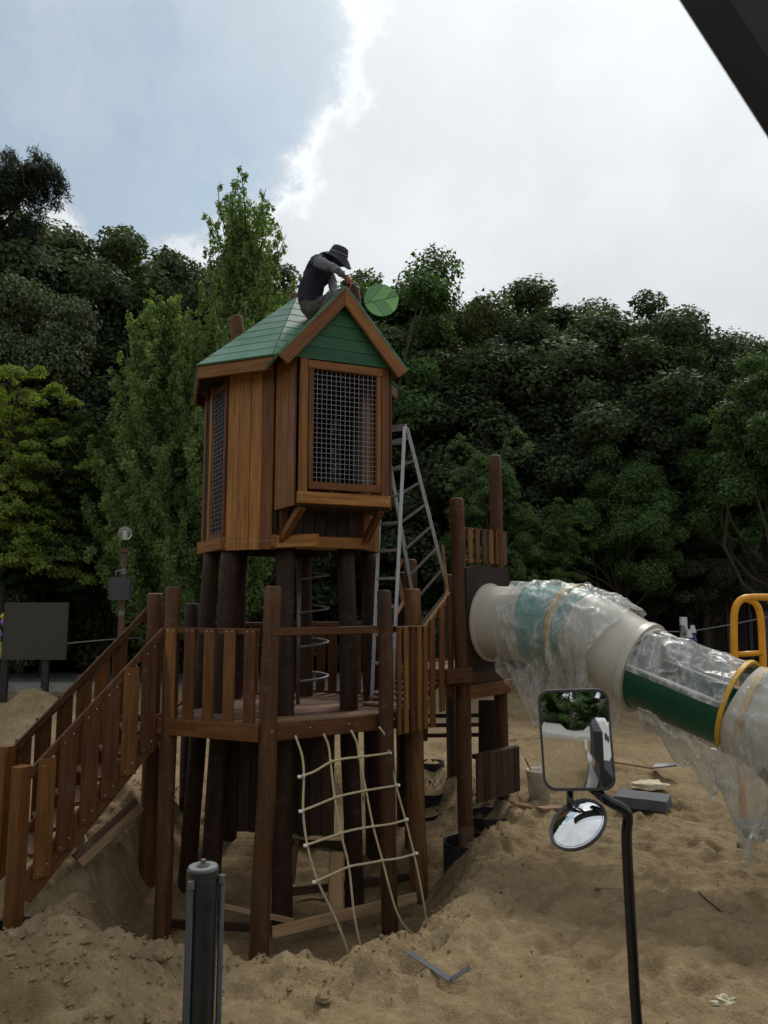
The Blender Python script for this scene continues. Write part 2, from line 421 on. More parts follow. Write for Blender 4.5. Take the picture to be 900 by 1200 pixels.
# ------------------------------------------------------------------ ground
def vnoise(x, y, seed):
    xi, yi = np.floor(x).astype(np.int64), np.floor(y).astype(np.int64); fx, fy = x - xi, y - yi
    fx = fx * fx * (3 - 2 * fx); fy = fy * fy * (3 - 2 * fy)
    def h(a, b):
        n = (a * 374761393 + b * 668265263 + seed * 1442695041) & 0xffffffff
        n = ((n ^ (n >> 13)) * 1274126177) & 0xffffffff
        return ((n ^ (n >> 16)) & 0xffff) / 65535.0
    return (h(xi, yi) * (1 - fx) + h(xi + 1, yi) * fx) * (1 - fy) + (h(xi, yi + 1) * (1 - fx) + h(xi + 1, yi + 1) * fx) * fy
def fbm(x, y, seed, o=4, g=.5):
    s, a, t = 0, 1, 0
    for i in range(o):
        s = s + a * vnoise(x * 2 ** i + i * 17.3, y * 2 ** i - i * 9.1, seed + i); t += a; a *= g
    return s / t - .5
PIT = [(-2.75, 6.9), (-2.45, 5.95), (-1.5, 5.55), (-.35, 5.55), (.25, 6.15), (.72, 7.3), (.92, 8.3), (1.2, 9.2), (1.1, 10.4), (0, 10.9), (-2.0, 10.4), (-2.6, 9.2)]
def sdist(x, y, poly):
    d = np.full(x.shape, 1e9); inside = np.zeros(x.shape, bool); n = len(poly)
    for i in range(n):
        ax, ay = poly[i]; bx, by = poly[(i + 1) % n]; ex, ey = bx - ax, by - ay
        t = np.clip(((x - ax) * ex + (y - ay) * ey) / (ex * ex + ey * ey), 0, 1)
        d = np.minimum(d, np.hypot(x - ax - t * ex, y - ay - t * ey))
        c = ((ay > y) != (by > y)) & (x < (bx - ax) * (y - ay) / ((by - ay) if by != ay else 1e-9) + ax)
        inside ^= c
    return np.where(inside, -d, d)
def sst(v): v = np.clip(v, 0, 1); return v * v * (3 - 2 * v)
def mound(x, y, cx, cy, r, h, k=1.0):
    d = np.hypot(x - cx, (y - cy) * k) / r
    return h * np.exp(-d * d * 1.6)
DIM = []
_r = random.Random(5)
for _ in range(430):
    DIM.append((_r.uniform(-3.6, 5.5), _r.uniform(3.6, 11), _r.uniform(.08, .20), _r.uniform(.02, .06), _r.uniform(0, 3.14)))
def height(x, y):
    x = np.asarray(x, float); y = np.asarray(y, float)
    wob = fbm(x * .9, y * .9, 3, 3) * .55
    sd_ = sdist(x, y, PIT) + wob
    h = fbm(x * .22, y * .22, 1, 3) * .22 * sst((np.hypot(x, y - 6) - 1) / 6) + fbm(x * 1.3, y * 1.3, 7, 5, .6) * .17 + (np.abs(fbm(x * 2.3, y * 3.9, 8, 4, .62)) - .1) * -.26 + fbm(x * 6, y * 9, 12, 3, .62) * .055 + fbm(x * 2.9 + y, y * 4.6, 14, 3, .6) * .085
    pit = sst((.16 - sd_) / .72)
    h = h * (1 - .35 * pit) - .62 * pit * (1 - .55 * sst((y - 8.1) / 1.3))
    h = h + .09 * np.exp(-((sd_ - .25) / .22) ** 2) * (.6 + fbm(x * 2.5, y * 2.5, 9, 3) * 2)   # spoil heaped along the rim
    h = h + mound(x, y, -5.9, 13.6, 2.0, .80) * (1 + fbm(x * 1.4, y * 1.4, 21, 4) * .7)
    h = h + mound(x, y, -2.1, 4.3, 1.0, .64) * (1 + fbm(x * 2.2, y * 2.2, 22, 4) * .9)
    h = h + mound(x, y, -3.0, 8.6, .9, .35) + mound(x, y, 3.6, 11.5, 2.6, .22) + mound(x, y, .3, 14, 3.5, .25)
    h = h + mound(x, y, -3.15, 6.55, .75, -.34) + mound(x, y, -2.5, 7.4, .6, -.08) + mound(x, y, 3.35, 8.2, .5, .10)
    clod = np.maximum(0, fbm(x * 5.5, y * 5.5, 31, 4, .6)) * .16
    near = sst((sst((.9 - np.abs(sd_ - .1)) / .7) + mound(x, y, -2.35, 4.35, 1.3, 1.2) + mound(x, y, -5.9, 13.6, 2.2, 1.0)) / 1.3)
    h = h + clod * near * 2.3 + np.maximum(0, fbm(x * 13, y * 13, 33, 2, .6)) * .05 * near
    for cx, cy, r, dpt, a in DIM:                        # footprints and scuffs
        ca, sa = math.cos(a), math.sin(a)
        m = (np.abs(x - cx) < .6) & (np.abs(y - cy) < .6)
        if not m.any(): continue
        dx, dy = x - cx, y - cy
        u = (dx * ca + dy * sa) / r; v = (-dx * sa + dy * ca) / (r * .45)
        q = u * u + v * v
        h = h + np.where(m, -dpt * np.exp(-q) + dpt * .45 * np.exp(-(np.sqrt(q) - 1.5) ** 2 * 3), 0) * (1 - pit)
    rise = np.clip((y - 12) * .022, 0, .30)
    h = h + rise
    far = sst((y - 17.0) / 2.0); h = h * (1 - far) + far * .34        # levelled towards the paving
    hill = sst((y - 27) / 26) * 9.0 + sst((-y - 26) / 30) * 4 + sst((np.abs(x) - 34) / 30) * 6
    return h + hill * (1 + fbm(x * .1, y * .1, 40, 3) * .3)
def gz(x, y): return float(height(np.array([x]), np.array([y]))[0])
def grid_axis(segs):
    out = []
    for a, b, st in segs:
        n = max(1, int(round((b - a) / st))); out += [a + (b - a) * i / n for i in range(n)]
    out.append(segs[-1][1]); return np.array(out)
gx = grid_axis([(-300, -80, 20), (-80, -20, 3), (-20, -8, .5), (-8, -4, .08), (-4, 4, .032), (4, 6.5, .06), (6.5, 12, .3), (12, 30, 1), (30, 80, 4), (80, 300, 20)])
gy = grid_axis([(-300, -60, 20), (-60, -12, 3), (-12, 2.5, .5), (2.5, 3.4, .1), (3.4, 9.5, .034), (9.5, 15, .08), (15, 22, .3), (22, 60, 2), (60, 300, 20)])
GX, GY = np.meshgrid(gx, gy); GZ = height(GX, GY)
nx, ny = len(gx), len(gy)
gv = np.stack([GX, GY, GZ], -1).reshape(-1, 3)
ii = (np.arange(ny - 1)[:, None] * nx + np.arange(nx - 1)[None, :]).reshape(-1)
gf = np.stack([ii, ii + 1, ii + nx + 1, ii + nx], -1)
def fast_mesh(name, V, Q, mats, smooth=True):
    me = bpy.data.meshes.new(name); nf, k = Q.shape
    me.vertices.add(len(V)); me.vertices.foreach_set('co', V.astype(np.float32).ravel())
    me.loops.add(nf * k); me.loops.foreach_set('vertex_index', Q.astype(np.int32).ravel())
    me.polygons.add(nf); me.polygons.foreach_set('loop_start', np.arange(0, nf * k, k, dtype=np.int32))
    me.polygons.foreach_set('loop_total', np.full(nf, k, dtype=np.int32))
    me.polygons.foreach_set('use_smooth', np.full(nf, smooth, dtype=bool))
    for m in mats: me.materials.append(m)
    me.update(calc_edges=True); return me
gme = fast_mesh('sandy_ground', gv, gf, [M_SAND])
sdv = sdist(GX, GY, PIT).reshape(-1)
damp_and_pit = sst((.15 - sdv) / .5) * .9 + 1.3 * mound(gv[:, 0], gv[:, 1], -2.3, 4.2, .95, 1.0) * sst(.5 + fbm(gv[:, 0] * 2, gv[:, 1] * 2, 61, 3) * 4) + .25 * sst(fbm(gv[:, 0] * .5, gv[:, 1] * .5, 60, 3) * 4)  # darker inside the pit; damp on the near heap and in random patches
a = gme.attributes.new('damp_and_pit', 'FLOAT', 'POINT'); a.data.foreach_set('value', np.clip(damp_and_pit, 0, 1).astype(np.float32))
soil = sst((gv[:, 1] - 22.5) / 1.5 + fbm(gv[:, 0], gv[:, 1], 70, 3)) ; soil = np.maximum(soil, sst((np.abs(gv[:, 0]) - 16) / 3)); soil = np.maximum(soil, sst((-gv[:, 1] - 21.5) / 1.5))
a = gme.attributes.new('soil', 'FLOAT', 'POINT'); a.data.foreach_set('value', np.clip(soil, 0, 1).astype(np.float32))
ground = bpy.data.objects.new('sandy_ground', gme); link(ground); ground['kind'] = 'structure'

# loose clods and crumbs of sand scattered round the pit: nobody could count them
rc = random.Random(11); cv, cf = [], []
for i in range(5200):
    m = rc.random()
    if m < .45:
        k = rc.randrange(len(PIT)); a0, b0 = PIT[k], PIT[(k + 1) % len(PIT)]; t = rc.random()
        x = a0[0] + (b0[0] - a0[0]) * t + rc.gauss(0, .25); y = a0[1] + (b0[1] - a0[1]) * t + rc.gauss(0, .25)
    elif m < .7: x, y = -2.35 + rc.gauss(0, .6), 4.4 + rc.gauss(0, .45)
    elif m < .8: x, y = -5.9 + rc.gauss(0, 1.3), 13.3 + rc.gauss(0, 1.1)
    else: x, y = rc.uniform(-3.5, 5), rc.uniform(4.2, 10)
    s = rc.uniform(.006, .018) * ((1.7 if rc.random() < .15 else 1) if m < .8 else .6)
    z = gz(x, y) + s * .3; o = len(cv)
    for d in ((1, 0, 0), (-1, 0, 0), (0, 1, 0), (0, -1, 0), (0, 0, 1), (0, 0, -1)):
        q = s * rc.uniform(.7, 1.3); cv.append((x + d[0] * q + rc.uniform(-.3, .3) * s, y + d[1] * q, z + d[2] * q * .8))
    for f in ((0, 2, 4), (2, 1, 4), (1, 3, 4), (3, 0, 4), (2, 0, 5), (1, 2, 5), (3, 1, 5), (0, 3, 5)): cf.append(tuple(o + j for j in f))
clods = bpy.data.objects.new('sand_clods', mesh_from('sand_clods', cv, cf, M_SAND)); link(clods)
tag(clods, 'loose clods and crumbs of sand lying round the pit', None, None, 'stuff')

def sheet(name, pts, z, th, mat, kind='structure'):
    n = len(pts); vs = [(x, y, z) for x, y in pts] + [(x, y, z - th) for x, y in pts]
    fs = [tuple(range(n)), tuple(range(2 * n - 1, n - 1, -1))] + [(i, i + n, (i + 1) % n + n, (i + 1) % n) for i in range(n)]
    o = bpy.data.objects.new(name, mesh_from(name, vs, fs, mat)); link(o); o['kind'] = kind; return o
sheet('kerb', [(-30, 18.9), (-6.6, 18.7), (-6.6, 19.3), (-30, 19.5)], .50, .4, M_CONC)
sheet('paved_path', [(-40, 19.5), (6, 19.3), (6, 22.8), (-40, 23)], .40, .3, M_ASPH)
sheet('road', [(6, 17.6), (34, 15.6), (34, 22.6), (6, 22.8)], .405, .3, M_ASPH)
sheet('road_behind', [(-30, -16.5), (14, -15.5), (14, -21), (-30, -22.5)], .16, .3, M_CONC)
sheet('kerb_behind', [(.40, -15), (.60, -15), (.60, 1.0), (.40, 1.0)], .17, .3, M_CONC)

# ------------------------------------------------------------------ trees
def leaves_arr(C, N, rng, lx, ly):
    """small pointed three-cornered leaves: centres C, normals N"""
    n = len(C); r = rng.normal(size=(n, 3)); u = np.cross(N, r); u /= np.linalg.norm(u, axis=1)[:, None] + 1e-9
    v = np.cross(N, u); s = rng.uniform(.6, 1.35, n)[:, None]
    P = np.stack([C - u * lx * s, C + u * lx * s * .55 + v * ly * s, C + u * lx * s * .55 - v * ly * s], 1)
    return P.reshape(-1, 3)
def crown_mesh(name, clumps, per, rng, mat, lx, ly, flat=.6, up=.6, scat=.5, droop=0.):
    """clumps: rows (x, y, z, r)"""
    Cs, Ns = [], []
    ctr = clumps[:, :3].mean(0)
    for x, y, z, r in clumps:
        k = int(per * (r / clumps[:, 3].mean()) ** 1.5) + 6
        d = rng.normal(size=(k, 3)); d /= np.linalg.norm(d, axis=1)[:, None]
        rad = r * (1 - rng.random(k) ** 2 * scat)[:, None] * rng.uniform(.8, 1.12, k)[:, None]
        p = d * rad * np.array([1, 1, flat]); 
        p[:, 2] -= droop * np.hypot(p[:, 0], p[:, 1]) ** 2 / r
        Cs.append(p + (x, y, z))
        out = np.array([x, y, z]) - ctr; out = out / (np.linalg.norm(out) + 1e-6)
        nn = d * .6 + np.array([0, 0, up]) + rng.normal(size=(k, 3)) * .45 + out * .25
        Ns.append(nn / np.linalg.norm(nn, axis=1)[:, None])
    C = np.concatenate(Cs); N = np.concatenate(Ns)
    V = leaves_arr(C, N, rng, lx, ly); Q = np.arange(len(V)).reshape(-1, 3)
    return fast_mesh(name, V, Q, [mat], False)
def limb(vs, fs, p0, p1, r0, r1, rng, seg=4, bend=.12, sides=6):
    p0, p1 = Vector(p0), Vector(p1); L = (p1 - p0).length; pts = []
    b = Vector(rng.normal(size=3)) * L * bend
    for i in range(seg + 1):
        t = i / seg; pts.append(p0.lerp(p1, t) + b * math.sin(math.pi * t) + Vector((0, 0, -.08 * L * math.sin(math.pi * t))))
    v, f = ring_tube(pts, [r0 + (r1 - r0) * i / seg for i in range(seg + 1)], sides)
    o = len(vs); vs += v; fs += [tuple(j + o for j in q) for q in f]
def make_tree(kind, seed, leafmat):
    rng = np.random.default_rng(seed); vs, fs = [], []
    cl = []
    if kind in ('broad', 'high'):
        top = []
        nb = rng.integers(4, 6)
        lobes = [(rng.uniform(-1.7, 1.7), rng.uniform(-1.7, 1.7), rng.uniform(5.2, 8.2), rng.uniform(1.5, 2.2)) for _ in range(nb)] + [(0, 0, 7.4, 2.2), (rng.uniform(-2.3, 2.3), rng.uniform(-2, 2), 4.2, 1.7), (rng.uniform(-2.3, 2.3), rng.uniform(-2, 2), 3.6, 1.6)]
        if kind == 'high': lobes = [q for q in lobes if q[2] > 4.5] + [(rng.uniform(-2, 2), rng.uniform(-2, 2), 5.6, 1.7)]
        for lx_, ly_, lz, lr in lobes:
            for _ in range(20):
                d = rng.normal(size=3); d /= np.linalg.norm(d); rr = lr * rng.uniform(.55, 1.08)
                cl.append((lx_ + d[0] * rr, ly_ + d[1] * rr, min(lz + d[2] * rr * .85, 9.9), rng.uniform(.36, .72)))
        cl = np.array(cl)
        limb(vs, fs, (0, 0, -.6), (rng.uniform(-.3, .3), rng.uniform(-.3, .3), 5), .24, .13, rng, 6, .03, 8)
        for i in rng.choice(len(cl), 26, replace=False):
            c = cl[i]; z0 = rng.uniform(2.2, 5); limb(vs, fs, (0, 0, z0), (c[0], c[1], c[2]), .085, .015, rng, 4, .1, 5)
        crown = crown_mesh('crown', cl, 760, rng, leafmat, .062, .044, .72, .5, .62 if leafmat is L_DARK else .85)
    elif kind == 'low':          # bushy to the ground
        for _ in range(110):
            a = rng.uniform(0, 6.283); z = rng.uniform(.5, 9.2) ; R = 3.3 * math.sqrt(max(.02, 1 - ((z - 3.8) / 5.8) ** 2)) * rng.uniform(.55, 1.05)
            cl.append((math.cos(a) * R, math.sin(a) * R, z, rng.uniform(.45, .95)))
        cl = np.array(cl)
        limb(vs, fs, (0, 0, -.6), (.2, 0, 6), .2, .06, rng, 6, .03, 8)
        for i in rng.choice(len(cl), 24, replace=False):
            c = cl[i]; limb(vs, fs, (0, 0, max(.6, c[2] - 2)), (c[0], c[1], c[2]), .06, .012, rng, 4, .1, 5)
        crown = crown_mesh('crown', cl, 900, rng, leafmat, .066, .048, .65, .55, .6)
    elif kind == 'ginkgo':       # steep rising boughs, leaf tufts strung along each
        limb(vs, fs, (0, 0, -.6), (0, 0, 9.7), .17, .02, rng, 10, .008, 8)
        for i in range(84):
            z0 = 1.2 + 7.7 * (i / 84) ** .9; a = i * 2.4 + rng.uniform(-.4, .4)
            L = (2.75 * (1 - (z0 / 10.4) ** 1.6) + .5) * rng.uniform(.8, 1.15); el = math.radians(rng.uniform(34, 56) + z0 * 2.6); L = L * (1.25 if z0 > 6 else 1)
            tip = (math.cos(a) * L * math.cos(el), math.sin(a) * L * math.cos(el), z0 + L * math.sin(el))
            limb(vs, fs, (0, 0, z0), tip, .04, .008, rng, 4, .05, 5)
            n = int(6 + L * 4)
            for k in range(n):
                t = (k + 1.2) / (n + .6)
                cl.append((tip[0] * t + rng.normal() * .09, tip[1] * t + rng.normal() * .09, z0 + (tip[2] - z0) * t - .08 * L * math.sin(math.pi * t), .235 * (1.2 - .7 * t) * rng.uniform(.8, 1.2) * (.72 if z0 > 5.5 else 1)))
        for k in range(8): cl.append((rng.normal() * .08, rng.normal() * .08, 8.6 + k * .17, .2 - k * .012))
        cl = np.array(cl)
        crown = crown_mesh('crown', cl, 64, rng, leafmat, .050, .036, 1.3, .3, .8)
    elif kind == 'layered':      # arching sprays in flat tiers
        limb(vs, fs, (0, 0, -.6), (.3, .2, 5.5), .17, .08, rng, 6, .05, 8)
        for i in range(64):
            z0 = rng.uniform(2.7, 6.6); a = rng.uniform(0, 6.283); L = rng.uniform(2.0, 4.2) * (1.1 - .05 * z0); rise = rng.uniform(.1, 2.6) * (z0 / 5)
            P = []
            for k in range(6):
                t = k / 5; P.append((math.cos(a) * L * t, math.sin(a) * L * t, z0 + rise * math.sin(t * 2.1) - .35 * t * t * L * .5))
            v, f = ring_tube(P, [.05 * (1 - t / 6) + .008 for t in range(6)], 5); o = len(vs); vs += v; fs += [tuple(j + o for j in q) for q in f]
            for k in range(13):
                t = rng.uniform(.2, 1.05); s = .55 * (1 - t * .5); off_ = rng.normal() * s
                cl.append((math.cos(a) * L * t - math.sin(a) * off_, math.sin(a) * L * t + math.cos(a) * off_, z0 + rise * math.sin(t * 2.1) - .35 * t * t * L * .5 + rng.normal() * .06, rng.uniform(.22, .42)))
        cl = np.array(cl)
        crown = crown_mesh('crown', cl, 80, rng, leafmat, .062, .042, .32, 1.0, .9, .25)
    else:                        # pine: plates of needle tufts on bare crooked boughs
        limb(vs, fs, (0, 0, -.6), (.5, .2, 9.4), .2, .05, rng, 8, .03, 8)
        for i in range(34):
            z0 = rng.uniform(4.0, 9.2); a = rng.uniform(0, 6.283); L = rng.uniform(1.0, 3.0) * (1.35 - z0 / 14)
            tip = (math.cos(a) * L + .4, math.sin(a) * L, z0 + L * rng.uniform(.05, .5))
            limb(vs, fs, (.05 * z0, .02 * z0, z0), tip, .055, .015, rng, 4, .12, 5)
            for k in range(15):
                t = rng.uniform(.3, 1.08)
                cl.append((.05 * z0 + (tip[0] - .05 * z0) * t + rng.normal() * .28, tip[1] * t + rng.normal() * .28, z0 + (tip[2] - z0) * t + rng.normal() * .1 + .1, rng.uniform(.16, .34)))
        cl = np.array(cl)
        crown = crown_mesh('crown', cl, 120, rng, leafmat, .10, .014, .6, .6, .9)
    trunk = mesh_from('trunk', vs, fs, M_BARK, True)
    return trunk, crown
PROTO = {}
def proto(kind, seed, mat):
    k = (kind, seed, mat.name)
    if k not in PROTO: PROTO[k] = make_tree(kind, seed, mat)
    return PROTO[k]
def tree(name, px, pytop, Y, kind, seed, mat, wide, label, cat='tree', group=None, rot=None, zbase=None, x=None, top=None):
    p = at(px, pytop, Y) if x is None else Vector((x, Y, top))
    zb = gz(p.x, Y) - .05 if zbase is None else zbase
    h = (p.z - zb) / 9.9
    r = empty(name, (0, 0, 0), label, cat, group)
    M = Matrix.Translation((p.x, Y, zb)) @ Matrix.Rotation(seed * 1.7 if rot is None else rot, 4, 'Z') @ Matrix.Diagonal((h * wide, h * wide, h, 1))
    WORLD[r] = Matrix.Translation((p.x, Y, zb)); r.matrix_basis = WORLD[r]
    t, c = proto(kind, seed % (4 if mat is L_DARK else 3) if kind == 'broad' else seed % 2 if kind in ('low', 'high') else seed % 3, mat)
    for nm, me in (('trunk', t), ('crown', c)):
        o = bpy.data.objects.new(nm, me); link(o, r, M)
    return r
# the skyline of the wood, left to right
sky_line = [
 (95, 236, 28, 1.0, 'dark round crowned tree right of the tall pine'),
 (155, 262, 29, .95, 'dark tree with a sloping crown left of the tall ginkgo'),
 (208, 284, 30, .8, 'dark lower tree in the dip left of the tall ginkgo'),
 (250, 282, 27, .85, 'dark tree just behind the tall ginkgo'),
 (345, 322, 28, .9, 'small dark crown between ginkgo and the crouching roofer'),
 (440, 277, 26, .95, 'airy tree rising behind the round green leaf sign'),
 (498, 292, 27, .95, 'dark tree second to the right of the roof peak'),
 (556, 332, 30, .9, 'dark lower crown between two taller trees above the log posts'),
 (632, 318, 27, 1.15, 'broad domed dark tree above the start of the tube slide'),
 (700, 340, 28, .95, 'dark tree right of the broad domed tree'),
 (797, 330, 26, .95, 'dark tree with ragged top standing proud at the right'),
 (868, 378, 27, .95, 'dark tree at the right edge of the skyline'),
 (750, 375, 29, .8, 'dark low crown in the dip left of the ragged topped tree'),
]
for i, (px, py, Y, w, lab) in enumerate(sky_line):
    tree('broadleaf_tree', px, py, Y, 'broad', i, L_DARK if i != 5 else L_MID, w, lab)
for i, (px, py, Y) in enumerate([(-30, 250, 29), (45, 262, 30), (945, 400, 28), (120, 330, 33), (300, 330, 33), (390, 350, 33), (470, 345, 34), (590, 370, 34), (680, 380, 34), (830, 385, 33), (200, 350, 34), (20, 340, 34), (-70, 330, 32)]):
    tree('broadleaf_tree', px, py, Y, 'broad', i + 3, L_DARK, 1.1, 'dark tree deep in the wood, hidden up to its top by others', 'tree', 'trees deep in the wood')
FRONT = ['cut off by the left edge', 'above the far left board', 'above the tiered maple', 'above the globe lamp', 'behind the shorter ginkgo', 'behind the playhouse left wall', 'behind the playhouse roof', 'below the leaf sign', 'behind the top of the stepladder', 'behind the tallest log post', 'just right of the tallest log post', 'above the middle young tree', 'above the sheeted chute', 'above the yellow handrail', 'cut off by the right edge']
for i in range(15):
    px = -60 + i * 72 + (i % 3) * 13; py = 395 + (i * 37) % 70
    tree('broadleaf_tree', px, py, 24.6 + (i * 7 % 5) * .4, 'high' if px > 640 else 'broad' if i % 2 else 'low', i + 1, L_DARK, 1.15, 'dark tree in the front row of the wood, ' + FRONT[i], 'tree', 'trees along the front of the wood')
for i in range(16):
    px = -60 + i * 68; py = 560 + (i * 53) % 60
    tree('shrub_tree', px, py, (26.0 if px < 660 else 32) + (i % 3) * .8, 'low', i, L_DARK, 1.5, 'dark undergrowth bush filling the foot of the wood', 'bush', 'undergrowth at the foot of the wood')
tree('pine_tree', 2, 176, 24, 'pine', 1, L_PINE, .62, 'tall dark pine with needle plates at the upper left corner of the wood', 'pine')
tree('pine_tree', -30, 215, 25, 'pine', 2, L_PINE, .95, 'dark pine half cut off by the left edge')
tree('chestnut_tree', 48, 318, 23, 'low', 1, L_PALE, .62, 'pale olive leaved tree above the yellow green sprays at left', 'tree')
tree('ginkgo_tree', 287, 232, 19.5, 'ginkgo', 0, L_GINK, .74, 'tall fresh green ginkgo whose spires rise left of the roofer', 'tree')
tree('ginkgo_tree', 190, 352, 20.2, 'ginkgo', 1, L_GINK, 1.0, 'shorter fresh green ginkgo with fanned boughs left of the playhouse', 'tree')
tree('ginkgo_tree', 245, 385, 19.5, 'ginkgo', 2, L_GINK, .9, 'fresh green ginkgo close behind the playhouse left wall', 'tree')
tree('zelkova_tree', 15, 385, 20.0, 'layered', 0, L_BRIGHT, .70, 'yellow green tree with arching sprays at the left edge', 'tree')
tree('maple_tree', 72, 470, 21.6, 'layered', 1, L_MID, .95, 'low green tree with flat tiered boughs behind the board', 'tree')
tree('maple_tree', 150, 520, 23.0, 'layered', 2, L_MID, .85, 'low tiered green tree behind the globe lamp', 'tree')
tree('young_tree', 572, 470, 19.0, 'layered', 2, L_MID, .50, 'mid green young tree behind the tallest log post', 'tree')
tree('young_tree', 638, 580, 19.5, 'layered', 1, L_MID, .72, 'low green young tree above the beige slide tube')
tree('young_tree', 722, 506, 21.5, 'high', 4, L_MID, .90, 'mid green young tree above the sheeted slide', 'tree')
tree('young_tree', 815, 590, 24.0, 'high', 2, L_PALE, 1.2, 'small pale leaved tree above the yellow handrail', 'tree')
tree('roadside_tree', 893, 425, 19.0, 'high', 3, L_MID, .95, 'mid green leafy tree at the right edge', 'tree')
for i, (x, Y, top) in enumerate([(-9, -26, 9), (-5, -25, 10), (-1.5, -27, 8), (-14, -26, 10), (-19, -27, 10), (6, -27, 9), (11, -26, 10), (2.5, -26, 7), (-24, -26, 9)]):
    tree('street_tree', 0, 0, Y, 'low', i + 1, L_MID, 1.1, 'green roadside tree that shows only in the truck mirror', 'tree', 'trees seen in the truck mirror', x=x, top=top)
for o in bpy.data.objects:                       # every tree top gets its everyday category
    if o.get('label') and not o.get('category') and o.type == 'EMPTY': o['category'] = 'tree'
# ------------------------------------------------------------------ the timber play tower
V = Vector
def v2(p, z): return V((p[0], p[1], z))
ZD = 1.372                                   # deck level
DK = [(-2.23, 7.46), (-1.135, 7.0), (.113, 7.79), (.03, 9.34), (-1.065, 9.8), (-2.31, 9.01)]
tower = empty('play_tower', (-1.1, 8.4, -.6), 'tall brown timber play tower with green roofed playhouse, railed deck and steps', 'play tower')

# deck: a frame of fascia boards, planks as sub-parts clipped to the hexagon
cx, cy = -1.1, 8.4
def inset(poly, d):
    c = V((sum(p[0] for p in poly) / len(poly), sum(p[1] for p in poly) / len(poly))); return [tuple(c + (V(p) - c) * (1 - d / (V(p) - c).length)) for p in poly]
def clip_strip(poly, axis, a, b):
    """part of a convex polygon with a <= dot(p, axis) <= b"""
    def half(P, s, lim):
        out = []
        for i in range(len(P)):
            p, q = P[i], P[(i + 1) % len(P)]; dp, dq = s * p.dot(axis) - s * lim, s * q.dot(axis) - s * lim
            if dp >= 0: out.append(p)
            if dp * dq < 0: out.append(p.lerp(q, dp / (dp - dq)))
        return out
    P = [V(p) for p in poly]; P = half(P, 1, a); P = half(P, -1, b) if P else P
    return P
def planks(poly, ztop, th, w, ang, mat, parent, name='plank'):
    ax = V((-math.sin(ang), math.cos(ang))); lo = min(V(p).dot(ax) for p in poly); hi = max(V(p).dot(ax) for p in poly)
    rr = random.Random(int(ztop * 1000)); a_ = lo
    while a_ < hi - .02:
        b_ = min(a_ + w - .006, hi); P = clip_strip(poly, ax, a_, b_)
        if len(P) >= 3:
            dz = rr.uniform(-.003, .003); n = len(P)
            vs = [v2(p, ztop + dz) for p in P] + [v2(p, ztop + dz - th) for p in P]
            fs = [tuple(range(n)), tuple(range(2 * n - 1, n - 1, -1))] + [(i, i + n, (i + 1) % n + n, (i + 1) % n) for i in range(n)]
            obj_world(name, vs, fs, mat, parent, z=(math.cos(ang), math.sin(ang), 0), y=(0, 0, 1))
        a_ += w
def ringfascia(poly, ztop, h, th, out=0):
    parts = []; n = len(poly)
    for i in range(n):
        p, q = V(poly[i]), V(poly[(i + 1) % n]); d = (q - p).normalized(); nn = V((d.y, -d.x))
        parts.append(barvf(v2(p + nn * (out + th / 2) + d * .01, ztop - h / 2), v2(q + nn * (out + th / 2) - d * .01, ztop - h / 2), th, h, (0, 0, 1)))
    return parts
joists = [barvf(v2((-2.1 + k * .45, 7.45 + .1 * k % .3), ZD - .14), v2((-2.1 + k * .45, 9.3), ZD - .14), .05, .12, (0, 0, 1)) for k in range(5)]
vs, fs = join_parts(joists)
deck = obj_world('deck', vs, fs, M_LOGD, tower, origin=(cx, cy, ZD))
planks(inset(DK, .03), ZD, .035, .118, math.radians(28), M_DECK, deck)
for i in range(6):
    p, q = V(DK[i]), V(DK[(i + 1) % 6]); d = (q - p).normalized(); nn = V((d.y, -d.x))
    board('fascia_board', v2(p + nn * .02, ZD - .055), v2(q + nn * .02, ZD - .055), .16, .04, M_BOARD, deck, n=(nn.x, nn.y, 0))

# posts: round timbers. (px, py, depth) of top and foot
def post(name, t, f, r, mat=M_LOG, parent=tower, r0=None, **k):
    T, Fo = at(*t), at(*f); Fo.z -= .25
    return log(name, Fo, T, r0 or r * 1.08, r, mat, parent, **k)
post('log_post', (203, 688, 7.50), (190, 1103, 7.32), .076)
post('log_post', (182, 695, 8.05), (172, 1058, 8.15), .085, M_LOG)
post('log_post', (320, 687, 7.07), (303, 1122, 6.98), .082)
post('log_post', (450, 692, 7.70), (458, 1102, 7.38), .074)
post('log_post', (483, 690, 8.35), (491, 1038, 8.30), .092)
post('log_post', (395, 1000, 7.9), (393, 1092, 7.45), .075, M_RAW, dome=False)
# the dark timbers that carry the playhouse
LEG = []
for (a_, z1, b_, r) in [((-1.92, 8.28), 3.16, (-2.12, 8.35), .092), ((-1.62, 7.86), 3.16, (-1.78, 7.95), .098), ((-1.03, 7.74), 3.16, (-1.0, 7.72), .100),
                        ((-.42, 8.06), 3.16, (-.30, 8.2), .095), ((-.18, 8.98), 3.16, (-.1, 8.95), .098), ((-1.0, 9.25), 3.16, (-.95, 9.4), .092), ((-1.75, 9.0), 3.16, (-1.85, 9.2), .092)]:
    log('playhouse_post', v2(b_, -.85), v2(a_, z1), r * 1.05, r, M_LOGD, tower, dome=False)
# tops of the timbers that come out through the roof
log('roof_post', (-1.655, 8.25, 5.0), at(277, 371, 8.25), .085, .078, M_LOG, tower)
log('roof_post', (-1.06, 8.95, 5.4), at(346, 345, 8.95), .07, .066, M_LOG, tower)
log('roof_post', (-.22, 8.35, 5.0), at(414, 334, 8.3), .075, .068, M_LOG, tower)
log('roof_post', at(309, 470, 7.9), at(309, 460, 7.9) + V((0, 0, .01)), .03, .03, M_LOG, tower) if False else None

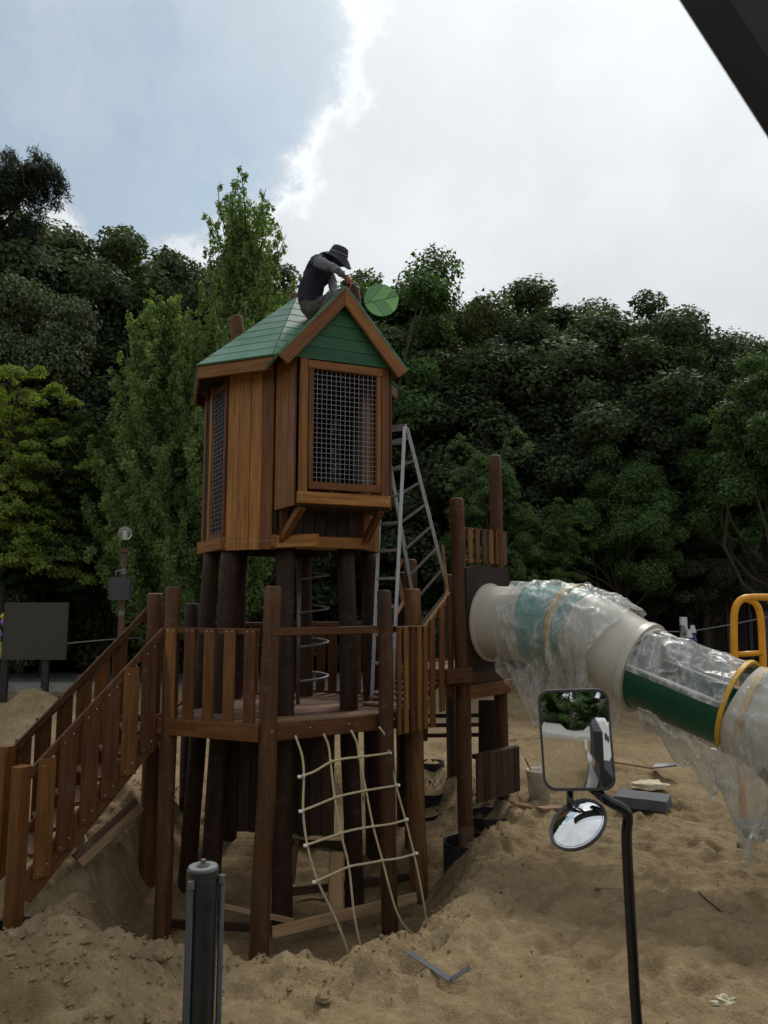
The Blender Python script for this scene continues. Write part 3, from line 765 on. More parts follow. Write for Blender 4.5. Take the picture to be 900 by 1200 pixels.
# railing of the deck
def railing(z_rail, p, q, nsl, w, hang, mat=M_BOARD, name='railing', th=.028, slat_t=.026, side=1, rw=.055, parent=tower, fr=(0.07, .93)):
    p, q = V(p), V(q); d = (q - p); nn = V((d.y, -d.x, 0)).normalized() * side
    r = board(name, p, q, rw, .045, mat, parent, n=nn)
    for i in range(nsl):
        t = fr[0] + (fr[1] - fr[0]) * (i / max(1, nsl - 1)); c = p.lerp(q, t) + nn * (.045 / 2 + slat_t / 2 + .002)
        h = hang(t) if callable(hang) else hang
        board('slat', c + V((0, 0, -h)), c + V((0, 0, .022)), w, slat_t, mat, r, n=nn)
        for z in (.012, -h + .05): bolt(c + nn * (slat_t / 2) + V((0, 0, z)), nn, r) if False else None
    return r
rail_z = 2.235
a0 = at(193, 738, 7.47); a1 = at(306, 740, 7.03); a0.z = a1.z = rail_z
railing(rail_z, a0, a1, 5, .125, .985, fr=(.10, .92))
b0, b1 = at(316, 742, 6.98), at(462, 735, 7.74); b0.z = b1.z = rail_z
board('top_rail', b0, b1, .075, .04, M_BOARD, tower, n=(.5, -.87, 0))
# right side: close slats, then the rail climbs with the ramp
w0, w1, w2 = at(462, 735, 7.70), at(497, 733, 8.12), at(527, 697, 8.60); w0.z = w1.z = rail_z; w2.z = 2.60
railing(0, w0, w1, 5, .072, 1.05, fr=(.06, .94), side=1)
railing(0, w1 + V((0, 0, -.005)), w2, 3, .10, lambda t: 1.12 - .02 * t, fr=(.18, .9), side=1)
# the far side of the deck: rails and slats seen through the posts
c0, c1, c2 = v2(DK[3], rail_z), v2(DK[4], rail_z), v2(DK[5], rail_z)
railing(0, c0, c1, 7, .12, .97, side=1); railing(0, c1, c2, 8, .12, .97, side=1)
for p in (DK[3], DK[4], DK[5]): log('log_post', v2(p, -.8), v2(p, 2.5), .085, .078, M_LOGD, tower)

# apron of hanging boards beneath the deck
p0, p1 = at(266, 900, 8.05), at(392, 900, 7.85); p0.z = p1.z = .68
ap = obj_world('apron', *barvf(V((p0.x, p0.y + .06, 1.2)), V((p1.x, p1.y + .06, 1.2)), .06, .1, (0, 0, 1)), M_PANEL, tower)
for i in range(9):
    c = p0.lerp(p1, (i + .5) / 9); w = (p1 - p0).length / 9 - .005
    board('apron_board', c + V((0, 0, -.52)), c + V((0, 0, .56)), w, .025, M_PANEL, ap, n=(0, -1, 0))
# low timbers that tie the feet of the posts
for (a_, b_, w, t, m) in [((262, 985, 9.2), (405, 990, 9.0), .09, .05, M_LOGD), ((262, 1012, 9.2), (392, 1008, 9.0), .07, .05, M_LOGD),
                          ((318, 1093, 7.05), (487, 1052, 7.9), .10, .05, M_RAW), ((200, 1082, 7.6), (318, 1088, 7.2), .07, .05, M_LOGD),
                          ((340, 1045, 8.2), (480, 1028, 8.6), .08, .05, M_LOGD), ((430, 1028, 8.6), (500, 1033, 8.9), .05, .04, M_STEEL),
                          ((228, 1035, 8.6), (340, 1030, 8.8), .08, .05, M_LOGD), ((262, 1062, 7.7), (345, 1080, 7.5), .05, .045, M_RAW), ((405, 1078, 7.9), (452, 1085, 8.2), .08, .05, M_RAW)]:
    board('tie_beam', at(*a_), at(*b_), w, t, m, tower, n=(0, -1, .2))
board('brace', at(343, 1035, 8.4), at(348, 985, 8.4), .045, .045, M_RAW, tower)

# ------------------------------------------------------------------ playhouse
HP = dict(A=(-2.05, 8.45), B=(-1.65, 7.76), C=(-1.128, 7.52), E=(-.27, 7.90), Fp=(-.079, 8.43), G=(-.325, 9.19), H=(-.93, 9.38), I=(-1.86, 8.98))
HO = [HP[k] for k in ('A', 'B', 'C', 'E', 'Fp', 'G', 'H', 'I')]
Z0, Z1 = 3.15, 5.00
hf = []
n = len(HO)
for i in range(n):
    p, q = V(HO[i]), V(HO[(i + 1) % n]); d = (q - p).normalized(); nn = V((d.y, -d.x))
    for z in (Z0 + .09, Z1 - .06): hf.append(barvf(v2(p - nn * .04, z), v2(q - nn * .04, z), .06, .09, (0, 0, 1)))
    hf.append(barvf(v2(p - nn * .05 + d * .02, Z0), v2(p - nn * .05 + d * .02, Z1 + .05), .07, .07))
vs, fs = join_parts(hf)
house = obj_world('playhouse', vs, fs, M_PANEL, tower, origin=(-1.05, 8.45, Z0))
planks(inset(HO, .03), Z0 + .045, .04, .12, math.radians(24), M_DECK, house, 'floor_board')
def wall(p, q, nb, z0, z1, mat, skip=(), out=.0, gap=.004, th=.025, name='wall_board'):
    p, q = V(p), V(q); d = (q - p); nn = V((d.y, -d.x)).normalized(); w = d.length / nb
    for i in range(nb):
        if i in skip: continue
        c = p.lerp(q, (i + .5) / nb) + nn * (out + th / 2 + .002 * (i % 2))
        board(name, v2(c, z0), v2(c, z1), w - gap, th, mat, house, n=(nn.x, nn.y, 0), bev=.004)
def wiremesh(p, q, z0, z1, parent, pitch=.050, r=.0020):
    """woven galvanised wire screen filling a frame"""
    p, q = V(p), V(q); d = (q - p); L = d.length; dn = d.normalized(); nn = V((dn.y, -dn.x)); parts = []
    nv = int(round(L / pitch)); nh = int(round((z1 - z0) / pitch))
    for i in range(1, nv):
        c = p + dn * (L * i / nv); parts.append(barvf(v2(c + nn * r, z0), v2(c + nn * r, z1), r * 2, r * 2, (nn.x, nn.y, 0)))
    for j in range(1, nh):
        z = z0 + (z1 - z0) * j / nh; parts.append(barvf(v2(p - nn * r, z), v2(q - nn * r, z), r * 2, r * 2, (nn.x, nn.y, 0)))
    vs, fs = join_parts(parts); return obj_world('wire_mesh', vs, fs, M_GALV, parent, kind='stuff')
wall(HP['B'], HP['C'], 4, 3.045, 4.97, M_WALL)
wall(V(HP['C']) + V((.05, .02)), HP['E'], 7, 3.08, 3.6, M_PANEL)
wall(HP['E'], HP['Fp'], 4, 3.07, 5.0, M_WALL)
wall(HP['Fp'], HP['G'], 6, 3.07, 5.0, M_PANEL)  # very dark boards on the back walls paint in the dim interior
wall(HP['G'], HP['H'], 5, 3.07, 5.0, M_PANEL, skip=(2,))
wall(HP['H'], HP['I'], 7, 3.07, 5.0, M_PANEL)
wall(HP['I'], HP['A'], 4, 3.07, 5.0, M_WALL)
# left face A-B: a wire screen between two uprights
A2, B2 = V(HP['A']), V(HP['B']); dAB = (B2 - A2).normalized(); nAB = V((dAB.y, -dAB.x))
for t, w in ((.04, .07), (.30, .06), (.955, .05)):
    c = A2.lerp(B2, t) + nAB * .02; board('screen_upright', v2(c, 3.15), v2(c, 4.93), w, .04, M_WALL, house, n=(nAB.x, nAB.y, 0))
c = A2.lerp(B2, .17) + nAB * .014; board('wall_board', v2(c, 3.15), v2(c, 4.93), .16, .022, M_PANEL, house, n=(nAB.x, nAB.y, 0))
wiremesh(A2.lerp(B2, .34) + nAB * .02, A2.lerp(B2, .92) + nAB * .02, 3.22, 4.86, house)
for z in (3.21, 4.86):
    board('screen_rail', v2(A2.lerp(B2, .33) + nAB * .018, z), v2(A2.lerp(B2, .93) + nAB * .018, z), .06, .036, M_WALL, house, n=(nAB.x, nAB.y, 0))
# base rim beams
for k1, k2 in (('A', 'B'), ('B', 'C')):
    p, q = V(HP[k1]), V(HP[k2]); d = (q - p).normalized(); nn = V((d.y, -d.x)); e = .05 if k1 == 'A' else 0
    o_ = .045 if k1 == 'A' else -.03
    board('rim_beam', v2(p + nn * o_ - d * .03, Z0 - .03), v2(q + nn * o_ + d * (.02 if k1 == 'A' else .5), Z0 - .03), .13, .06, M_WALL, house, n=(nn.x, nn.y, 0))
board('rim_beam', v2(V(HP['C']) + V((-.02, -.01)), Z0 - .02), v2(V(HP['E']) + V((.1, .03)), Z0 - .02), .12, .06, M_WALL, house, n=(.407, -.913, 0))
# the projecting bay
u = V((.925, .380)).normalized(); nb_ = V((u.y, -u.x))
FL, FR = V((-.835, 7.10)), V((-.835, 7.10)) + u * .945
RL, RR = V((-1.10, 7.52)), V((-.15, 7.98))
ZB0, ZB1 = 3.47, 4.98
def wall_to(p, q, nb, z0, z1, mat, name): wall(p, q, nb, z0, z1, mat, name=name)
wall(RL, FL + V((-.02, .01)), 3, ZB0 - .03, ZB1, M_WALL, name='bay_board')
wall(FR + V((.02, .02)), RR, 4, ZB0 - .03, ZB1, M_WALL, name='bay_board')
def fr(t, z, o=.03): return v2(FL.lerp(FR, t) + nb_ * o, z)
nb3 = (nb_.x, nb_.y, 0)
board('bay_upright', fr(.045, ZB0 + .1, .02), fr(.045, ZB1, .02), .085, .04, M_WALL, house, n=nb3)
board('bay_upright', fr(.955, ZB0 + .1, .02), fr(.955, ZB1, .02), .085, .04, M_WALL, house, n=nb3)
board('bay_beam', fr(-.01, ZB0 + .045, .022), fr(1.01, ZB0 + .045, .022), .115, .048, M_WALL, house, n=nb3)
win = board('window_frame', fr(.10, 3.635, .028), fr(.90, 3.635, .028), .075, .045, M_WALL, house, n=nb3)
board('frame_member', fr(.085, 4.845, .028), fr(.915, 4.845, .028), .085, .045, M_WALL, win, n=nb3)
board('frame_member', fr(.122, 3.675, .027), fr(.122, 4.80, .027), .05, .04, M_WALL, win, n=nb3)
board('frame_member', fr(.878, 3.675, .027), fr(.878, 4.80, .027), .05, .04, M_WALL, win, n=nb3)
wiremesh((FL.lerp(FR, .14) + nb_ * .02), (FL.lerp(FR, .86) + nb_ * .02), 3.67, 4.805, house)
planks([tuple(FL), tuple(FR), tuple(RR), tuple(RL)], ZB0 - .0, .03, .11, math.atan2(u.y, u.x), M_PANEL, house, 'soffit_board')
for t in (.06, .93):
    a_ = v2(FL.lerp(FR, t) + nb_ * -.03, ZB0 - .03); b_ = v2(RL.lerp(RR, t) + nb_ * .08, Z0 + .02)
    board('bay_bracket', b_, a_, .09, .06, M_BOARD, house, n=(u.x, u.y, 0))
    board('bay_bracket', v2(V(b_[:2]) + nb_ * -.02, Z0 - .04), v2(V(b_[:2]) + nb_ * -.02, ZB0 - .02), .08, .06, M_WALL, house, n=nb3)

# roof
APX = V((-1.04, 8.45, 6.10))
EV = [V((-1.98, 7.63, 5.0)), V((-1.13, 7.29, 5.0)), V((-.05, 7.80, 5.0)), V((.16, 8.43, 5.0)), V((-.17, 9.37, 5.0)), V((-.91, 9.60, 5.0)), V((-2.06, 9.15, 5.0)), V((-2.28, 8.66, 5.0))]
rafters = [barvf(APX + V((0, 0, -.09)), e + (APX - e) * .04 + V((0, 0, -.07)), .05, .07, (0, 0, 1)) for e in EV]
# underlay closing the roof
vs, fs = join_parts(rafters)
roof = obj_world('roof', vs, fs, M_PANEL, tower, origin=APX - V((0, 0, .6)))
lift = .012
ne = len(EV)
for i in range(ne):
    e0, e1 = EV[i], EV[(i + 1) % ne]; nrm = (e1 - e0).cross(APX - e0).normalized()
    if nrm.z < 0: nrm = -nrm
    K = 9
    for k in range(K):
        t0, t1 = k / K, (k + 1) / K + (.012 if k < K - 1 else 0)
        q = [e0.lerp(APX, t0), e1.lerp(APX, t0), e1.lerp(APX, min(t1, .995)), e0.lerp(APX, min(t1, .995))]
        lo, hi = .016, .012
        top = [q[0] + nrm * lo, q[1] + nrm * lo, q[2] + nrm * hi, q[3] + nrm * hi]
        bot = [x - nrm * .004 for x in q]
        obj_world('roof_board', top + bot, [(0, 1, 2, 3), (7, 6, 5, 4), (0, 4, 5, 1), (1, 5, 6, 2), (2, 6, 7, 3), (3, 7, 4, 0)], M_ROOF, roof, z=e1 - e0, y=nrm)
    if i in (1,): continue
    d = (e1 - e0).normalized(); out = V((d.y, -d.x, 0)) 
    if out.dot(e0 - APX) < 0: out = -out
    board('fascia_board', e0 + V((0, 0, -.075)) - out * .02 + d * .004, e1 + V((0, 0, -.075)) - out * .02 - d * .004, .13, .03, M_BOARD, roof, n=out)
    # soffit
    iv = V(HO[(i + 1) % 8] + (0,)) if False else None
# soffit ring closing the underside of the eaves
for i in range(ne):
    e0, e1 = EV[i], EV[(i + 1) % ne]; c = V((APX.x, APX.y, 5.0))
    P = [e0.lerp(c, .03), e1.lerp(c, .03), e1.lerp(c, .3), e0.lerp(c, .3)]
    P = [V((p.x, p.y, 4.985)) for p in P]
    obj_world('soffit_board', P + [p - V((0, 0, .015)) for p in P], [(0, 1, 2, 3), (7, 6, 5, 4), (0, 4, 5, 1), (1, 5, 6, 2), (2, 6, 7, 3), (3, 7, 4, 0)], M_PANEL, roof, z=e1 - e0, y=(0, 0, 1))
# gable over the bay
GC = V((-.385, 7.135)); gw = .675
pk = v2(GC, 5.66); gl = v2(GC - u * gw, 4.87); gr_ = v2(GC + u * gw, 4.87); back = V((-nb_.x, -nb_.y, 0)) 
for side, tip in ((-1, gl), (1, gr_)):
    e = tip - pk; nrm = e.cross(back).normalized()
    if nrm.z < 0: nrm = -nrm
    K = 7
    for k in range(K):
        t0, t1 = k / K, min(1, (k + 1) / K + .02)
        dd = .85 if k < K - 2 else .62
        q = [pk.lerp(tip, t0), pk.lerp(tip, t1), pk.lerp(tip, t1) + back * dd, pk.lerp(tip, t0) + back * dd]
        top = [q[0] + nrm * .014, q[1] + nrm * .021, q[2] + nrm * .021, q[3] + nrm * .014]; bot = [x - nrm * .004 for x in q]
        obj_world('roof_board', top + bot, [(0, 1, 2, 3), (7, 6, 5, 4), (0, 4, 5, 1), (1, 5, 6, 2), (2, 6, 7, 3), (3, 7, 4, 0)], M_ROOF, roof, z=back, y=nrm)
    # barge board with plumb cut at the peak
    nrm_d = nrm * -.125
    f0 = -back * -.004
    a_, b_ = pk + nrm * -.005, tip + nrm * -.005
    low = pk + V((0, 0, -.125 / max(.3, nrm.z)))
    lo2 = tip + nrm_d
    tk = back * .035
    P = [a_, b_, lo2, low]
    obj_world('barge_board', P + [p + tk for p in P], [(0, 1, 2, 3), (7, 6, 5, 4), (0, 4, 5, 1), (1, 5, 6, 2), (2, 6, 7, 3), (3, 7, 4, 0)], M_WALL, roof, z=e, y=(nb_.x, nb_.y, 0))
# green boarded infill in the gable
for k in range(5):
    z0, z1 = 4.90 + k * .125, 4.90 + (k + 1) * .125 - .006
    def hw(z): return max(.004, (5.53 - z) / (5.53 - 4.87) * .56)
    o_ = back * .09
    P = [v2(GC - u * hw(z0), z0) + o_, v2(GC + u * hw(z0), z0) + o_, v2(GC + u * hw(z1), z1) + o_, v2(GC - u * hw(z1), z1) + o_]
    obj_world('gable_board', P + [p + back * .025 for p in P], [(0, 1, 2, 3), (7, 6, 5, 4), (0, 4, 5, 1), (1, 5, 6, 2), (2, 6, 7, 3), (3, 7, 4, 0)], M_GABLE, roof, z=v2(u, 0), y=(nb_.x, nb_.y, 0))

# ------------------------------------------------------------------ steps up to the deck
nt_, nbm = at(193, 738, 7.47), at(37, 906, 6.72); nt_.z = rail_z
sdv_ = nbm - nt_; sdir = V((sdv_.x, sdv_.y, 0)).normalized(); perp = V((-sdir.y, sdir.x, 0))
if perp.y < 0: perp = -perp
pitch_dz = sdv_.z
def onst(t, side=0.0, dz=0.0): return nt_ + sdv_ * t + perp * side + V((0, 0, dz))
WST = .72
ts = obj_world('staircase', *barvf(onst(-.02, -.0, -.90), onst(1.03, -.0, -.98), .045, .20, (0, 0, 1)), M_BOARD, tower, z=sdv_)
board('stringer', onst(-.02, WST, -.90), onst(1.03, WST, -.98), .20, .045, M_BOARD, ts, n=perp)
for side, tag_ in ((0, 'near'), (WST, 'far')):
    dz = 0 if side == 0 else .06
    board('handrail', onst(-.0 if side == 0 else -.16, side, dz), onst(1.02, side, dz), .07, .045, M_BOARD, ts, n=perp)
    fr_ = [.13, .28, .43, .585, .75, .90]
    for i, t in enumerate(fr_):
        s_ = side - .038 if side == 0 else side + .04
        c = onst(t, s_)
        board('slat', c + V((0, 0, -1.0)), c + V((0, 0, -.005 + dz)), .148, .026, M_BOARD, ts, n=-perp)
for i in range(6):
    t = .10 + i * .155; c = onst(t, 0, 0); z = ZD - .02 - .18 * (i + 1) + .0
    z = c.z - .86 + .0
    board('tread', V((c.x, c.y, z)) + perp * .03, V((c.x, c.y, z)) + perp * (WST - .03), .24, .038, M_DECK, ts, n=(0, 0, 1))
c = onst(1.03, 0) + V((-.02, .03, 0)); cf_ = V((c.x - .03, c.y - .03, gz(c.x, c.y) - .35))
board('newel_post', cf_, V((c.x - .03, c.y - .03, c.z + .10)), .125, .125, M_BOARD, ts, n=(-.5, -1, 0), bev=.012)
c = onst(1.03, WST); board('newel_post', V((c.x, c.y, gz(c.x, c.y) - .35)), V((c.x, c.y, c.z + .17)), .125, .125, M_BOARD, ts, n=(-.5, -1, 0), bev=.012)

# bolt heads on slats and wall boards: tiny, so kept together
bh = []
def bolt_at(p, n_, r=.0075): bh.append(ring_tube([V(p), V(p) + V(n_).normalized() * .004], [r, r * .8], 6))
n1 = V(((a1 - a0).y, -(a1 - a0).x, 0)).normalized()
for i in range(5):
    c = a0.lerp(a1, .10 + .82 * i / 4) + n1 * .051
    for dx in (-.03, .03):
        for z in (.0, -.93): bolt_at(c + (a1 - a0).normalized() * dx + V((0, 0, z)), n1)
for i, t in enumerate([.13, .28, .43, .585, .75, .90]):
    c = onst(t, -.053)
    for dx in (-.035, .035):
        for z in (-.03, -.93): bolt_at(c + sdir * dx + V((0, 0, z + sdv_.z * dx / 1.2)), -perp)
pB, pC = V(HP['B']), V(HP['C']); dBC = (pC - pB).normalized(); nBC = V((dBC.y, -dBC.x))
for i in range(16):
    c = pB.lerp(pC, (i + .5) / 16) + nBC * .028
    for z in (3.13, 4.88): bolt_at(v2(c, z), v2(nBC, 0), .006)
for t in (.03, .97):
    for z in (ZB0 + .03, ZB0 + .07): bolt_at(fr(t, z, .048), nb3)
for t in (.02, .3, .6, .98):
    e_ = b0.lerp(b1, t); bolt_at(V((e_.x, e_.y, ZD - .03)) + V((.02, -.05, 0)), (.5, -.87, 0))
vs, fs = join_parts(bh); obj_world('bolt_heads', vs, fs, M_ALU, tower, kind='stuff')

# ------------------------------------------------------------------ slide tower (right)
st = empty('slide_tower', (1.2, 9.2, -.3), 'smaller brown timber tower with two tall log posts, carrying the mouth of the tube slide', 'play tower')
Z2 = 1.72
P1t, P1f = at(535, 584, 8.6), at(548, 998, 8.6)
pA = log('log_post', P1f - V((0, 0, .4)), P1t, .088, .084, M_LOG, st, foot=.66)
P2t, P2f = at(580, 534, 9.35), at(590, 963, 9.45)
log('log_post', P2f - V((0, 0, .4)), P2t, .088, .078, M_LOG, st)
log('log_post', (.25, 9.7, -.6), (.22, 9.7, 2.9), .085, .08, M_LOGD, st)
log('log_post', (.95, 10.5, -.4), (.92, 10.5, 2.9), .085, .08, M_LOGD, st)
SP = [(.88, 8.55), (1.50, 9.33), (.95, 10.45), (.2, 9.75), (.12, 9.2)]
vs, fs = join_parts([barvf(v2((.95 - .0, 8.7), Z2 - .12), v2((.35, 9.6), Z2 - .12), .06, .10, (0, 0, 1)), barvf(v2((1.3, 9.2), Z2 - .12), v2((.8, 10.2), Z2 - .12), .06, .10, (0, 0, 1))])
sdk = obj_world('deck', vs, fs, M_LOGD, st, origin=(.8, 9.5, Z2))
planks(inset(SP, .02), Z2, .035, .118, math.radians(60), M_DECK, sdk)
for i in range(5):
    p, q = V(SP[i]), V(SP[(i + 1) % 5]); d = (q - p).normalized(); nn = V((d.y, -d.x))
    board('fascia_board', v2(p + nn * .02, Z2 - .06), v2(q + nn * .02, Z2 - .06), .17, .045, M_BOARD, sdk, n=(nn.x, nn.y, 0))
# collar round the front log
board('collar_block', at(523, 793, 8.43), at(553, 791, 8.47), .16, .07, M_BOARD, st, n=(0, -1, 0))
# slide wall with a round mouth, between the two logs
S0 = V((1.255, 8.925, 2.275)); wd = V((.62, .78, 0)).normalized(); wn_ = V((.78, -.62, 0)); R = .425
hole_n = 28; vs, fs = [], []
W0, W1, Zb, Zt = -.50, .50, 1.72, 2.93
inner = [S0 + wd * (math.cos(2 * math.pi * k / hole_n) * .38) + V((0, 0, math.sin(2 * math.pi * k / hole_n) * .38)) for k in range(hole_n)]
def rectpt(a):
    c, s = math.cos(a), math.sin(a); best = 1e9
    for lim, comp in ((W1, c), (W0, c), (Zt - S0.z, s), (Zb - S0.z, s)):
        if abs(comp) > 1e-6 and lim / comp > 0: best = min(best, lim / comp)
    return S0 + wd * (c * best) + V((0, 0, s * best))
outer = [rectpt(2 * math.pi * k / hole_n) for k in range(hole_n)]
th = wn_ * .04
vs = inner + outer + [p - th for p in inner] + [p - th for p in outer]
for k in range(hole_n):
    j = (k + 1) % hole_n; h_ = hole_n
    fs += [(k, j, j + h_, k + h_), (k + 2 * h_, k + 3 * h_, j + 3 * h_, j + 2 * h_), (k, k + 2 * h_, j + 2 * h_, j), (k + h_, j + h_, j + 3 * h_, k + 3 * h_)]
pan = obj_world('mouth_panel', vs, fs, M_PANEL, st, z=(0, 0, 1), y=wn_)
bm_a, bm_b = at(534, 812, 8.55), at(601, 812, 9.2); bm_a.z = bm_b.z = 1.50
board('cross_beam', S0 + wd * W0 + V((0, 0, 1.50 - S0.z)), S0 + wd * (W1 + .12) + V((0, 0, 1.50 - S0.z)), .15, .07, M_BOARD, st, n=wn_)
# short railing above
r0, r1 = at(543, 622, 8.9), at(590, 628, 9.45); r0.z = r1.z = 3.38
rr_ = board('railing', r0, r1, .05, .04, M_BOARD, st, n=(.78, -.62, 0))
for i in range(6):
    c = r0.lerp(r1, .10 + .17 * i) + V((.78, -.62, 0)) * .035; board('slat', c + V((0, 0, -.40)), c + V((0, 0, .025)), .095, .025, M_BOARD, rr_, n=(.78, -.62, 0))
board('lower_rail', r0 + V((0, 0, -.38)), r1 + V((0, 0, -.38)), .05, .04, M_BOARD, rr_, n=(.78, -.62, 0))
# curved boards and rails round the top of the ramp
vs, fs = join_parts([barvf(a_, b_, .035, .07, (0, -1, 0)) for a_, b_ in zip([at(519, 640, 9.2), at(521, 665, 9.1), at(524, 690, 8.9)], [at(521, 665, 9.1), at(524, 690, 8.9), at(520, 712, 8.7)])])
obj_world('curved_board', vs, fs, M_WALL, st)
for a_, b_, w in [((472, 655, 8.9), (464, 672, 8.9), .05), ((465, 672, 8.9), (473, 705, 8.8), .06), ((473, 705, 8.8), (463, 722, 8.6), .045), ((500, 742, 9.3), (497, 770, 9.3), .08), ((541, 690, 9.3), (549, 735, 9.1), .05), ((541, 735, 9.4), (550, 775, 9.3), .05)]:
    board('brace', at(*a_), at(*b_), w, .035, M_WALL, st, n=(0, -1, 0))
log('log_post', (.33, 9.05, -.5), at(481, 656, 9.35), .085, .08, M_LOG, st)
# crossed planks below (steps at the back) and the hung box panel
for i, py in enumerate((839, 850, 862)):
    board('back_step', at(500, py, 10.6), at(562, py - 1, 10.4), .055, .03, M_LOGD, st, n=(0, -1, 0))
board('back_stringer', at(498, 868, 10.6), at(500, 820, 10.6), .07, .05, M_LOGD, st)
board('back_stringer', at(565, 898, 9.9), at(565, 820, 9.9), .09, .06, M_LOGD, st)
board('back_stringer', at(576, 905, 9.7), at(575, 820, 9.7), .14, .05, M_PANEL, st)
q0, q1 = at(556, 920, 8.72), at(606, 905, 9.30)
q0.z = q1.z = .52
hp = board('hung_panel', q0 + V((0, .03, .24)), q1 + V((0, .03, .24)), .05, .05, M_PANEL, st, n=(0, -1, 0))
dq = (q1 - q0); nq = V((dq.y, -dq.x, 0)).normalized()
for i in range(7):
    c = q0.lerp(q1, (i + .5) / 7) + nq * .03; board('panel_board', c + V((0, 0, -.26)), c + V((0, 0, .26)), dq.length / 7 - .003, .03, M_PANEL, hp, n=nq)
# ramp boards between the two decks
ra, rb = v2((.02, 8.25), ZD - .0), v2((.52, 9.0), Z2 - .01)
rmp = obj_world('ramp', *barvf(ra + V((.12, -.12, -.09)), rb + V((.12, -.12, -.09)), .045, .14, (0, 0, 1)), M_BOARD, st)
dr = (rb - ra); pr = V((dr.y, -dr.x, 0)).normalized()
for i in range(7):
    c = ra.lerp(rb, (i + .5) / 7); board('plank', c - pr * .32, c + pr * .30, .12, .03, M_DECK, rmp, n=(0, 0, 1))
# ------------------------------------------------------------------ tube slide
def lathe_between(name, c0, c1, r0, r1, thick, mat, parent, sides=36, a0=0, a1=2 * math.pi, ref=None):
    """hollow tube wall between two centres (optionally only an arc of it)"""
    return sweep_shell(name, [c0, c1], [r0, r1], thick, mat, parent, sides, a0, a1)
def frames(path):
    out = []
    for i, p in enumerate(path):
        t = (path[min(i + 1, len(path) - 1)] - path[max(i - 1, 0)]).normalized()
        s = t.cross(V((0, 0, 1))).normalized(); up = s.cross(t).normalized()
        out.append((p, t, s, up))
    return out
def sweep_shell(name, path, R_, thick, mat, parent, sides=36, a0=0, a1=2 * math.pi, z=(0, 0, 1)):
    fr_ = frames(path); vs, fs = [], []; full = abs(a1 - a0 - 2 * math.pi) < 1e-4
    m = sides if full else sides + 1
    for (p, t, s, up), r in zip(fr_, R_):
        for rr in (r, r - thick):
            for k in range(m):
                a = a0 + (a1 - a0) * k / sides; vs.append(p + (s * math.cos(a) + up * math.sin(a)) * rr)
    n = len(path)
    for i in range(n - 1):
        for k in range(sides):
            j = (k + 1) % m; A = i * 2 * m; B = A + 2 * m
            fs.append((A + k, A + j, B + j, B + k)); fs.append((A + m + j, A + m + k, B + m + k, B + m + j))
        if not full:
            A = i * 2 * m; B = A + 2 * m; fs.append((A, B, B + m, A + m)); fs.append((A + m - 1, A + 2 * m - 1, B + 2 * m - 1, B + m - 1))
    for A in (0, (n - 1) * 2 * m):
        for k in range(sides):
            j = (k + 1) % m; fs.append((A + k, A + m + k, A + m + j, A + j))
    o = obj_world(name, vs, fs, mat, parent, smooth=False)
    me = o.data; me.polygons.foreach_set('use_smooth', [True] * len(me.polygons))
    md = None
    try:
        me.set_sharp_from_angle(angle=math.radians(40))
    except Exception: pass
    return o
slide = empty('tube_slide', (2.4, 8.0, 0), 'big tube slide of beige, teal and dark green sections, running down to the right', 'slide')
T0 = S0 - wn_ * .06
KP = [T0, S0 + wn_ * .55 + V((0, 0, -.01)), at(668, 734, 8.25), at(706, 752, 7.95), at(752, 782, 7.62)]
pth = catmull(KP, 10)
def seg(a, b): return pth[a:b + 1]
sweep_shell('tube_section', [T0, KP[1]], [R, R], .02, M_BEIGE, slide)
sweep_shell('tube_flange', [S0 + wn_ * .005, S0 + wn_ * .035], [R + .035] * 2, .05, M_BEIGE, slide)
e1 = seg(10, 24)
sweep_shell('elbow_section', e1, [R + .012] * len(e1), .02, M_TEAL, slide)
sweep_shell('tube_flange', [KP[1] - wn_ * .02, KP[1] + wn_ * .02], [R + .03] * 2, .04, M_BEIGE, slide)
q = pth[20]; qd = (pth[21] - pth[19]).normalized()
sweep_shell('ring', [q - qd * .035, q + qd * .035], [R + .035] * 2, .04, M_YELP, slide)
e2 = seg(24, 40)
sweep_shell('elbow_section', e2, [R + .005] * len(e2), .02, M_BEIGE, slide)
KE = KP[-1]; K4 = at(869, 829, 6.95); ed = (K4 - KE).normalized()
sweep_shell('tube_flange', [KE - ed * .035, KE + ed * .035], [R + .04] * 2, .06, M_BEIGE, slide)
fq = frames([KE - ed * .05, KE, KE + ed * .05])[1]
bl = [boxvf(None, .018, .018, .012, frame(KE - ed * .04 + (fq[2] * math.cos(k * .52) + fq[3] * math.sin(k * .52)) * (R + .02), -ed)) for k in range(12)]
obj_world('bolt_ring', *join_parts(bl), M_STEEL, slide, kind='stuff')
sweep_shell('chute', [KE + ed * .02, K4], [R - .01, R - .02], .02, M_GREENP, slide, 30, math.radians(172), math.radians(368))
fC = frames([KE + ed * .02, K4])
for a_ in (171, 369):
    a_ = math.radians(a_); o1 = fC[0][2] * math.cos(a_) * (R - .015) + fC[0][3] * math.sin(a_) * (R - .015)
    tube('chute_lip', [fC[0][0] + o1, fC[1][0] + o1], .014, M_WHITE, slide, 8)
for d_ in (-.02, .15):
    sweep_shell('ring', [K4 + ed * (d_ - .02), K4 + ed * (d_ + .02)], [R + .018] * 2, .03, M_YELP, slide)
K5 = at(918, 858, 6.72)
lowp = catmull([K4 + ed * .0, K5, at(965, 905, 6.55), at(1010, 985, 6.45)], 8)
sweep_shell('tube_section', lowp[:11], [R] * 11, .02, M_BEIGE, slide)
sweep_shell('tube_section', lowp[10:], [R + .01] * (len(lowp) - 10), .02, M_GREENP, slide)
g0 = catmull([at(880, 935, 7.3), at(930, 945, 7.2), at(990, 960, 7.1)], 4)
